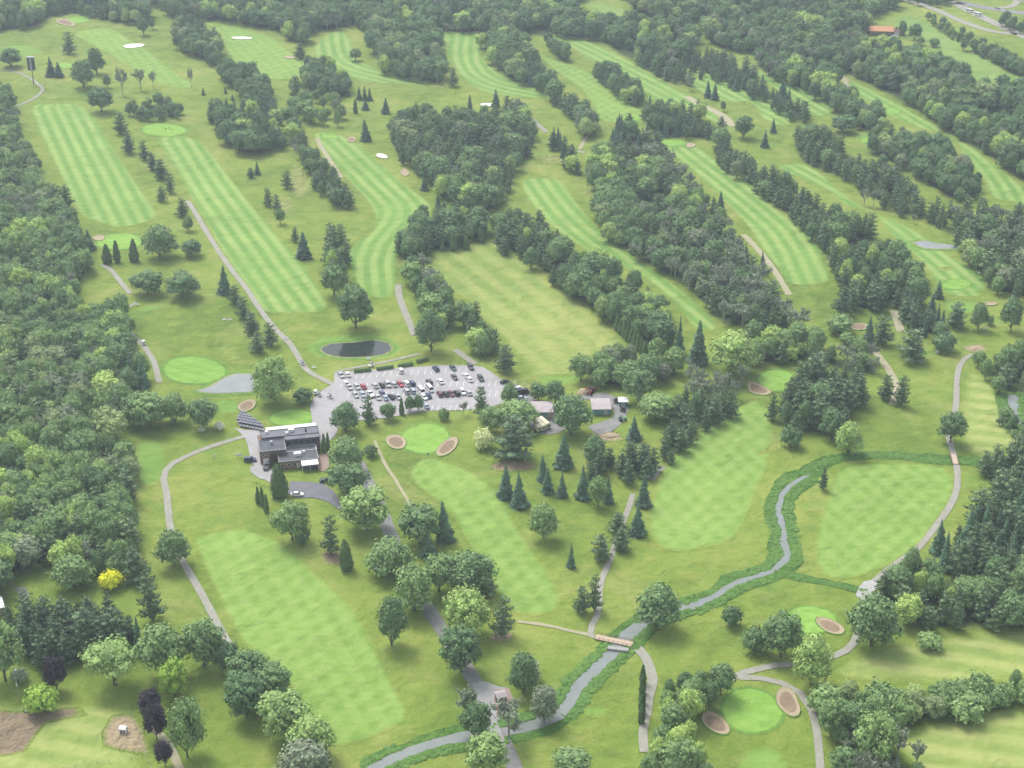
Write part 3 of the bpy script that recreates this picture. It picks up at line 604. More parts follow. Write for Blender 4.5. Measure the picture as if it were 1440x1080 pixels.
def reg(kind, R_, H, gen, leaf, bark='bark'):
    c, t = gen
    cm = c.mesh('crown_' + kind, [M[leaf], M[bark]]); tm = t.mesh('trunk_' + kind, [M[bark]])
    j = MB(); j.add(c.v, c.f); j.mi = list(c.mi); j.add(t.v, t.f, 1)
    jm = j.mesh('whole_' + kind, [M[leaf], M[bark]])
    PROTO.setdefault(kind, []).append((R_, H, cm, tm, jm))
for s, (nl, base, flat, top, hol) in enumerate([(30, .07, .85, 1.0, .64), (36, .05, .8, .9, .66), (26, .10, .9, 1.1, .60), (32, .06, .75, 1.15, .68), (38, .04, .9, .8, .62), (28, .08, .8, .95, .70), (34, .05, 1.1, .7, .64), (24, .12, .95, 1.2, .66)]):
    reg('B', 5.5, 12.0, broadleaf(5.5, 12.0, nl, base, flat, seed=10 + s, top=top, hollow=hol), 'leafB')
reg('A', 6.5, 10.0, broadleaf(6.5, 10.0, 15, .45, .42, (0.28, 0.38), seed=31, top=1.0, hollow=.72), 'leafB')             # umbrella-shaped crown
reg('W', 7.0, 12.0, broadleaf(7.0, 12.0, 26, .06, 1.35, (0.22, 0.32), seed=41, hollow=.70), 'leafB')                       # willow
for s in range(4): reg('S', 2.7, 11.0, spruce(2.7, 11.0, 17, 50 + s, skew=(.92, .85, 1.0, .8)[s]), 'leafS')
for s in range(4): reg('P', 4.2, 12.0, pine(4.2, 12.0, (22, 26, 20, 24)[s], 60 + s, taper=(.42, .30, .5, .62)[s]), 'leafP')
for s in range(2): reg('C', 1.3, 6.5, column(1.3, 6.5, 70 + s, (.45, .6)[s]), 'leafC')
reg('E', 3.6, 9.5, column(3.6, 9.5, 77, .5), 'leafC')                                                                       # big egg-shaped cedar
for s in range(3): reg('D', 4.2, 11.0, bare(4.2, 11.0, 80 + s), 'leafD', 'greybark')
for s in range(2): reg('U', 2.6, 3.2, broadleaf(2.6, 3.2, 13, .02, .8, (0.34, 0.45), 5.0, 0.42, 90 + s), 'leafB')
rnd.seed(99)
KN = {'B': 'broadleaf_tree', 'A': 'broadleaf_tree', 'W': 'willow_tree', 'S': 'spruce_tree', 'P': 'pine_tree', 'C': 'cedar_tree', 'E': 'cedar_tree', 'D': 'bare_tree', 'U': 'shrub'}

def plant(kind, x, y, r, h, tint, label, group=None, leaf=None, cat='tree', small=False, rz=None, name=None, var=None):
    pr = PROTO[kind]; R_, H, cm, tm, jm = pr[rnd.randrange(len(pr)) if var is None else var]
    rz = rnd.uniform(0, 6.28) if rz is None else rz; sc = (r / R_, r / R_, h / H)
    nm = name or KN[kind]
    if small:
        o = obj(nm, jm, None, (x, y, 0), rz); o.scale = sc; o['tint'] = tint
        if leaf: o.material_slots[0].link = 'OBJECT'; o.material_slots[0].material = M[leaf]
        return tag(o, label, cat, group)
    e = empty(nm, (x, y, 0), rz); e.scale = sc; e.rotation_euler = (rnd.gauss(0, .022), rnd.gauss(0, .022), rz)
    c = obj('crown', cm, e); c['tint'] = tint; obj('trunk', tm, e)
    if leaf: c.material_slots[0].link = 'OBJECT'; c.material_slots[0].material = M[leaf]
    return tag(e, label, cat, group)
HAND = []      # occupied spots, so that the woods keep off them
def hand(kind, cx, base, w, h, tint, label, leaf=None, cat=None, name=None, var=None, group=None):
    p = at(cx, base - 0.04 * h); s = scale_at(p); th = depr(p)
    r = w / 2 / s; hh = max(1.0, h / (s * math.cos(th)) - 0.5 * r * math.sin(th) * (1 if kind in 'BPAWUE' else 0.3))
    if kind in 'BAWPUE': p = at(cx, base - 0.09 * h)
    HAND.append((p.x, p.y, r)); COUNT[kind] = COUNT.get(kind, 0) + 1
    return plant(kind, p.x, p.y, r, hh, tint, label, group, leaf, cat or ('shrub' if kind == 'U' else 'tree'), small=(w < 13 and kind != 'A'), name=name, var=var)
COUNT = {}

# ------------------------------------------------------------------ trees one can tell apart: (kind, x, base y, width, height, tint, label[, leaf])
T = [
('B',245,800,52,56,.45,'round broadleaf tree standing on the bend of the left cart path'),
('A',162,969,76,64,.75,'flat-topped green tree with a bare trunk behind the yard'),
('B',80,976,34,52,.3,'dark purple tree behind the bright green bush','leafV'),
('U',58,1004,50,38,.8,'wide bright green bush beside the brown soil patch','leafG'),
('B',247,987,40,58,.9,'yellow-green tree beside the row of purple trees','leafG'),
('B',213,1009,34,40,.3,'farthest of the three purple trees along the drive','leafV'),
('B',221,1043,34,52,.3,'largest and middle of the three purple trees along the drive','leafV'),
('B',233,1081,26,40,.3,'nearest and smallest of the three purple trees along the drive','leafV'),
('B',264,1072,52,84,.55,'pale green tree on a thin bare trunk right of the purple trees'),
('B',232,958,68,80,.55,'large pale broadleaf tree beside the flat-topped tree'),
('B',287,943,62,74,.5,'large broadleaf tree next to the end of the left cart path'),
('U',157,830,34,27,.8,'vivid yellow small tree at the edge of the left woods','leafY'),
('P',215,878,42,72,.3,'dark pointed pine at the right end of the dark pine grove'),
('P',192,822,48,54,.25,'dark pine just above the vivid yellow tree'),
('B',105,830,60,50,.55,'rounded broadleaf tree left of the vivid yellow tree'),
('B',39,803,44,50,.9,'pale cream-flecked tree above the grey roof at the left','leafH'),
('B',8,965,62,88,.65,'large light green tree beside the lamp pole at the left edge'),
('U',27,958,28,17,.9,'low pale variegated bush at the foot of the lamp pole','leafH'),
('B',322,948,42,48,.2,'greyish tree where the left cart path disappears'),
('B',350,978,62,62,.35,'dark green tree at the top of the clump below the fairway'),
('B',347,1014,58,66,.15,'dark bushy tree on the left side of the clump below the fairway'),
('B',385,988,54,56,.4,'greyish green tree on the fairway side of the lower left clump','leafB'),
('B',402,1044,78,74,.75,'wide light green tree in the lower left clump'),
('B',440,1072,66,66,.8,'light green tree at the bottom end of the lower left clump'),
('B',428,1104,84,62,.3,'blue-grey tree cut by the bottom edge left of the creek','leafH'),
('C',488,803,22,42,.4,'dark green cone-shaped cedar beside the lower fairway'),
('B',549,811,70,54,.5,'wide broadleaf tree between the cone-shaped cedar and the driveway'),
('B',515,750,68,64,.75,'round bright green tree at the corner of the lower parking lot'),
('B',590,770,60,62,.35,'dark round tree on the far side of the driveway'),
('S',626,762,28,58,.4,'grey-green spruce right of the dark round driveway tree'),
('S',604,784,26,28,.35,'small spruce under the dark round driveway tree'),
('B',664,838,76,64,.35,'largest dark tree of the group at the end of the middle fairway'),
('B',617,836,58,58,.5,'mid green tree between the pale tree and the large dark tree'),
('B',583,864,66,68,.65,'pale green tree leaning over the driveway'),
('P',683,840,34,34,.6,'blue-grey conifer at the foot of the large dark tree'),
('B',657,898,64,66,.85,'bright green maple on the right of the driveway'),
('P',706,901,38,62,.35,'dark pine right of the bright green maple'),
('B',649,952,58,70,.2,'dark green tree over the driveway above the hut'),
('B',551,915,46,74,.3,'tall dark tree alone left of the driveway'),
('P',817,866,27,42,.4,'shorter pine beside the cart path above the bridge'),
('P',836,863,25,54,.35,'taller pine beside the cart path above the bridge'),
('P',845,792,36,44,.35,'lowest pine of the four along the middle cart path'),
('P',872,777,33,36,.4,'second lowest pine of the four along the middle cart path'),
('P',868,751,33,32,.35,'flat little pine left of the upright spruce on the cart path'),
('S',896,753,26,46,.3,'upright dark spruce above the pines on the middle cart path'),
('S',803,799,14,36,.5,'small slim spruce alone in the grass right of the middle fairway'),
('B',765,762,44,54,.6,'round bright tree alone right of the middle fairway'),
('B',923,888,68,66,.4,'big tree with spreading crown beside the creek by the bridge'),
('B',736,981,48,62,.3,'dark tree with silver top behind the hut','leafB'),
('B',742,960,40,30,.9,'silvery crown behind the hut','leafH'),
('B',765,1019,46,54,.4,'grey-green willow on the creek bank right of the hut','leafH'),
('D',716,1040,54,62,.4,'dry grey tree with radiating branches below the hut'),
('D',655,1020,40,56,.4,'half-bare pale tree left of the driveway bridge'),
('B',667,1046,44,56,.25,'dark green tree left of the driveway where it crosses the creek'),
('B',683,1096,66,62,.75,'light green tree over the driveway at the bottom edge'),
('B',805,1094,58,40,.5,'tree cut by the bottom edge right of the driveway'),
('U',1028,882,31,30,.1,'round dark bush alone in the grass beside the creek'),
('B',1098,930,56,66,.35,'large dark tree beside the small green with one bunker'),
('U',1062,918,40,36,.35,'low bushy tree left of the large dark tree by the green'),
('B',1141,969,60,74,.85,'light yellow-green tree where the two right cart paths meet'),
('B',1225,915,76,78,.4,'big broad tree below the pale stone ford'),
('S',1320,779,27,48,.25,'dark pointed spruce beside the path end at the right woods'),
('P',1242,842,30,38,.2,'brownish dark pine beside the pale stone ford'),
('U',1305,912,38,22,.7,'light green shrubs at the foot of the right woods'),
('B',1225,1088,62,84,.7,'large light tree at the bottom end of the lower right tree row'),
('B',1192,643,42,50,.85,'light green tree on the ditch left of the right fairway'),
('U',1112,630,31,32,.25,'dark round bush in front of the pine block'),
('P',1157,692,16,34,.2,'small dark conifer alone on the right fairway'),
('B',1336,627,38,47,.35,'dark tree standing over the right cart path'),
('P',1245,565,26,38,.2,'left of two dark pines right of the pine block'),
('P',1266,574,25,44,.25,'right of two dark pines right of the pine block'),
('P',1281,510,54,50,.35,'widest dark pine with layered branches in the right clearing'),
('S',1220,488,20,44,.25,'narrow spruce beside the two wide dark pines'),
('P',1241,489,36,46,.2,'wide dark pine beside the narrow spruce'),
('U',1328,497,34,28,.15,'dark round bush right of the widest layered pine'),
('B',1323,480,26,28,.35,'small round tree behind the dark round bush'),
('P',1343,463,36,38,.15,'dark pine with drooping limbs below the right fairway'),
('S',1319,420,16,26,.3,'small spruce at the lower end of the right striped fairway'),
('B',1375,467,27,40,.4,'upright oval tree below the right striped fairway'),
('B',1421,470,32,50,.3,'tall oval tree near the right edge of the clearing'),
('U',1391,458,12,14,.4,'little bush between the two oval trees'),
('B',1180,471,38,28,.6,'pale spreading tree left of the brown bunker'),
('U',1190,485,24,18,.6,'low bush in front of the pale spreading tree'),
('P',1185,447,34,46,.25,'dark cone-shaped conifer above the pale spreading tree'),
('S',981,512,30,62,.25,'tallest dark spruce at the end of the narrow striped fairway'),
('S',955,496,15,52,.3,'slim spruce left of the tallest dark spruce'),
('S',940,482,15,42,.3,'slim spruce at the right end of the range tree line'),
('B',1030,530,70,64,.85,'big pale green tree above the grey bare trees'),
('B',898,568,42,48,.4,'round tree right of the maintenance yard'),
('B',923,592,50,38,.65,'pale tree below the service lane'),
('S',892,619,23,34,.15,'dark pine below the bend of the service lane'),
('S',711,701,26,48,.25,'leftmost spruce of the pair beside the middle fairway'),
('S',731,714,27,50,.3,'nearest spruce of the pair beside the middle fairway'),
('S',764,677,20,38,.25,'first small spruce right of the pair'),
('S',770,694,19,37,.35,'small spruce touching the first one from below'),
('S',790,700,17,38,.35,'slender spruce standing between two spruce groups'),
('S',819,702,23,48,.3,'tall spruce left of the pale round tree'),
('B',841,716,30,46,.55,'pale grey-green tree between two spruces'),
('S',855,707,19,38,.3,'spruce directly right of the pale grey-green tree'),
('S',905,713,23,50,.2,'dark spruce at the top of the middle cart path'),
('P',722,648,72,68,.25,'huge layered pine below the machine shed'),
('B',728,606,58,46,.6,'mid green tree above the huge layered pine'),
('U',680,632,30,28,.9,'cream-flowering tree beside the huge pine','leafW'),
('B',690,612,32,40,.65,'light green tree above the cream-flowering tree'),
('P',677,590,24,46,.5,'narrow grey-green tree at the corner of the parking lot'),
('B',716,575,26,36,.5,'tree over the right corner of the parking lot'),
('U',695,592,26,18,.35,'low tree between two parking lot corner trees'),
('D',652,585,12,22,.2,'cut bare stump tree at the lower edge of the parking lot'),
('U',624,592,16,17,.4,'small round bush below the parking lot'),
('B',757,566,26,28,.3,'left dark tree behind the first shed'),
('B',781,574,30,40,.3,'right dark tree behind the first shed'),
('B',803,616,60,62,.35,'large dark tree between the two sheds'),
('S',792,658,28,48,.35,'conifer below the large tree between the sheds'),
('B',487,666,54,52,.55,'upper of two round trees right of the clubhouse'),
('B',488,698,54,46,.25,'lower darker of two round trees right of the clubhouse'),
('U',521,643,21,18,.15,'small dark bush left of the left bunker'),
('C',456,637,8,26,.4,'left of two columnar cedars at the clubhouse corner'),
('C',461.5,635,8,26,.4,'right of two columnar cedars at the clubhouse corner'),
('E',394,702,31,48,.35,'egg-shaped cedar in front of the clubhouse'),
('C',363,709,9,24,.4,'left of the three columnar cedars on the lawn'),
('C',369,713,9,27,.35,'middle of the three columnar cedars on the lawn'),
('C',375,722,9,26,.4,'nearest of the three columnar cedars on the lawn'),
('B',411,765,56,62,.6,'broad round tree at the top of the lower fairway'),
('U',427,768,22,25,.15,'small blue-green tree at the foot of the broad round tree'),
('P',465,784,33,58,.35,'tall pine between the broad round tree and the cone-shaped cedar'),
('B',486,610,44,44,.2,'dark tree at the lower left corner of the parking lot'),
('P',519,601,27,46,.3,'blue-green conifer at the lower edge of the parking lot'),
('B',546,592,25,26,.3,'small tree right of the blue-green conifer'),
('C',565,584,9,24,.2,'dark columnar cedar at the lower edge of the parking lot'),
('B',576,581,16,24,.25,'left of two small trees right of the columnar cedar'),
('B',589,580,17,25,.25,'right of two small trees right of the columnar cedar'),
('B',501,467,50,66,.3,'big dark tree beside the end of the curved fairway'),
('B',470,420,38,46,.4,'rounded tree left of the end of the curved fairway'),
('B',606,500,46,66,.35,'tall dark tree above the hedges by the pond'),
('P',711,527,32,42,.2,'dark spruce at the upper right corner of the parking lot'),
('B',208,416,50,38,.35,'left of two spreading trees beside the left cart path'),
('B',258,421,50,40,.3,'right of two spreading trees beside the left cart path'),
('S',316,414,23,42,.3,'pointed spruce at the far end of the row by the long path'),
('P',331,430,25,30,.25,'second pine from the far end of the row by the long path'),
('P',343,452,27,35,.25,'third pine from the far end of the row by the long path'),
('P',354,472,28,32,.3,'fourth pine from the far end of the row by the long path'),
('P',363,498,29,32,.4,'nearest pine of the row by the long path'),
('P',381,489,25,36,.15,'darkest pine of the row by the long path'),
('W',385,571,58,64,.75,'round willow with a yellowish top right of the grey pond'),
('U',427,568,28,22,.15,'dark low bush between the willow and the access road'),
('B',187,600,42,46,.4,'left tree of the group above the left tee'),
('B',212,604,56,52,.55,'large pale tree of the group above the left tee'),
('B',246,598,46,44,.5,'right tree of the group above the left tee'),
('B',286,607,46,48,.35,'dark tree with white bushes at its foot'),
('U',284,608,11,9,.95,'small white-flowering bush left of the cart park','leafN'),
('U',309,605,15,11,.95,'large white-flowering bush left of the cart park','leafN'),
('S',201,546,24,42,.45,'blue spruce at the end of the left cart path'),
('S',184,542,21,42,.25,'dark spruce left of the blue spruce'),
('B',150,562,52,38,.95,'bright light green tree at the edge of the left woods','leafB'),
('C',151,371,17,27,.1,'dark oval cedar left of the first green'),
('C',165,370,12,30,.1,'dark pointed cedar beside the oval cedar'),
('C',189,369,17,31,.1,'dark cedar in front of the left green'),
('B',225,366,52,50,.45,'large spreading tree right of the left green'),
('B',270,362,30,25,.1,'dark low tree beside the long path'),
('S',126,352,20,30,.2,'spruce at the corner of the left woods by the small bunker'),
('B',16,97,31,28,.2,'round tree at the top left beside the tall pole'),
('S',72,108,18,28,.05,'larger of two dark spruces right of the tall pole'),
('S',83,109,15,22,.05,'smaller of two dark spruces right of the tall pole'),
('P',98,78,24,32,.2,'wind-swept conifer left of the white bunker'),
('B',118,127,38,42,.35,'spreading tree above the far left fairway'),
('B',136,107,28,38,.15,'dark tree behind the spreading tree'),
('B',143,160,35,36,.15,'dark tree at the top corner of the far left fairway'),
('B',151,125,12,20,.3,'little upright tree near the far left fairway'),
('B',202,52,18,28,.15,'dark tree standing alone above the white bunker'),
('B',214,43,9,17,.15,'small tree next to the one above the white bunker'),
('D',173,135,20,40,.4,'thin sparse tree beyond the far left fairway'),
('D',198,128,24,32,.8,'wider sparse tree beyond the far left fairway'),
('D',216,126,10,27,.6,'thinnest sparse tree beyond the far left fairway'),
('D',269,125,9,30,.6,'thin bare tree alone on the open far fairway'),
('S',286,134,6,11,.1,'left of three tiny spruces near the far fairway'),
('S',317,132,6,10,.1,'middle of three tiny spruces near the far fairway'),
('S',327,141,6,9,.1,'right of three tiny spruces near the far fairway'),
('P',170,191,24,32,.2,'farthest pine of the row right of the far left fairway'),
('P',182,218,24,31,.3,'second pine of the row right of the far left fairway'),
('P',203,227,20,29,.15,'third pine of the row right of the far left fairway'),
('P',215,241,20,27,.25,'fourth pine of the row right of the far left fairway'),
('P',227,254,24,30,.25,'fifth pine of the row right of the far left fairway'),
('P',240,274,18,31,.25,'sixth pine of the row right of the far left fairway'),
('P',228,285,17,23,.35,'lone low pine left of the row'),
('P',257,306,25,27,.1,'dark wide pine beside the long path'),
('B',265,327,17,23,.5,'small round tree below the dark wide pine'),
('P',353,251,14,15,.05,'squat dark spruce in the dry grass beside the long fairway'),
('S',362,246,10,19,.2,'small pointed spruce in the dry grass beside the long fairway'),
('P',404,267,20,28,.35,'airy pine in the dry grass between two fairways'),
('P',378,292,18,28,.3,'left pine of a pair in the dry grass'),
('P',390,299,16,26,.3,'right pine of a pair in the dry grass'),
('B',394,317,14,23,.5,'small round tree below the pair of pines'),
('S',427,364,24,38,.1,'dark spruce beside the right edge of the long fairway'),
('P',415,342,14,23,.3,'sparse pine above the dark spruce'),
('P',422,84,22,24,.3,'pine beside the far small bunker'),
('P',416,144,23,36,.4,'tall pale pine beyond the dark wood'),
('S',515,199,17,32,.15,'dark tiered spruce at the head of the curved fairway'),
('S',542,160,13,23,.15,'pointed spruce alone in the far dry grass'),
('S',514,155,12,15,.15,'squat spruce in the far dry grass'),
('S',505,141,9,20,.15,'left of three touching spruces'),
('S',513,142,9,21,.15,'middle of three touching spruces'),
('S',520,142,9,19,.15,'right of three touching spruces'),
('C',500,160,8,20,.2,'slim dark cedar beside the squat spruce'),
('S',490,136,8,13,.15,'small spruce left of the three touching spruces'),
('S',597,268,13,21,.1,'dark spruce right of the curved fairway bunkers'),
('S',616,292,9,20,.15,'slim spruce at the bulge of the curved fairway'),
('C',622,353,9,15,.4,'shortest of four cedars at the top of the range'),
('C',638,353,14,26,.4,'widest of four cedars at the top of the range'),
('C',656,351,11,19,.4,'third of four cedars at the top of the range'),
('C',677,342,11,21,.35,'rightmost of four cedars at the top of the range'),
('B',500,87,17,18,.4,'small round tree on the far curved fairway'),
('P',637,124,18,28,.3,'thin pine alone beyond the middle wood'),
('S',661,169,14,36,.1,'tall dark spruces at the top of the middle wood'),
('S',697,151,13,26,.1,'dark spruce beside the small white bunker'),
('B',1286,58,19,24,.2,'round dark tree right of the orange-roofed house'),
('B',1269,51,15,21,.3,'tree touching the right end of the orange-roofed house'),
('U',1314,67,16,13,.3,'bush in the pasture right of the orange-roofed house'),
('B',1294,65,11,14,.6,'small light tree below the round dark tree in the pasture'),
('C',1347,59,5,12,.2,'tiny upright tree alone in the pasture'),
('U',1339,57,4,5,.2,'tiny bush in the pasture beside the upright tree'),
('S',995,138,12,25,.1,'left of two dark spruces between the far fairways'),
('S',1005,141,13,24,.1,'right of two dark spruces between the far fairways'),
('B',1017,158,8,16,.2,'small dark tree beside the tan strip'),
('S',1087,187,11,21,.15,'small spruce at the end of a far fairway'),
('S',1075,208,13,26,.05,'dark blue spruce above the long right fairway'),
('B',1045,197,28,34,.2,'round dark tree left of the dark blue spruce'),
('B',1240,150+35,20,20,.8,'pale tree beside the far small green'),
('B',1215,180,26,26,.75,'light green tree right of a far short fairway'),
('B',1185,188,34,26,.15,'dark round tree left of the light green one'),
('D',1228,292,16,26,.1,'reddish bare tree in the gap of the right woods'),
('D',1215,290,15,26,.1,'brown bare tree left of the reddish one'),
('D',1240,288,14,24,.1,'brown bare tree right of the reddish one'),
('D',1284,315,10,14,.2,'small bare tree beside the right striped fairway'),
('B',1335,262,22,34,.7,'pale green tree beside the tan strip of the right woods'),
('B',1268,190,8,12,.3,'small tree by the far right fairway'),
('B',1375,258,10,16,.05,'small dark round tree beside the far right curved fairway'),
('S',1072,387,15,34,.1,'dark spruce at the edge of the dry track'),
('S',1048,375,12,34,.15,'dark spruce in the edge of the big middle wood'),
('S',1013,295,13,26,.2,'pointed spruce at the left edge of the long right fairway'),
('B',1065,925-9,2,2,.3,'')
]
for t in T:
    if not t[6]: continue
    kind, cx, base, w, h, tint, label = t[:7]; leaf = t[7] if len(t) > 7 else None
    nm = None
    if leaf == 'leafV': nm = 'purple_leaved_tree'
    hand(kind, cx, base, w, h, tint, label, leaf, name=nm)
# cedar rows
for i in range(9): hand('C', 868 + i * 4.9, 466 + i * 4.7, 11, 24, .5, 'clipped cedar %s of the row right of the range' % ('at the far end', 'second from the far end', 'third from the far end', 'fourth from the far end', 'in the middle', 'fourth from the near end', 'third from the near end', 'second from the near end', 'at the near end')[i], group='clipped cedars along the range')
for i in range(5): hand('C', 903.5 - 0.4 * i, 962 + i * 14, 12, 26, .1, 'dark cedar %s of the row beside the lower right cart path' % ('at the far end', 'second from the far end', 'in the middle', 'second from the near end', 'at the near end')[i], group='cedars beside the lower right cart path')

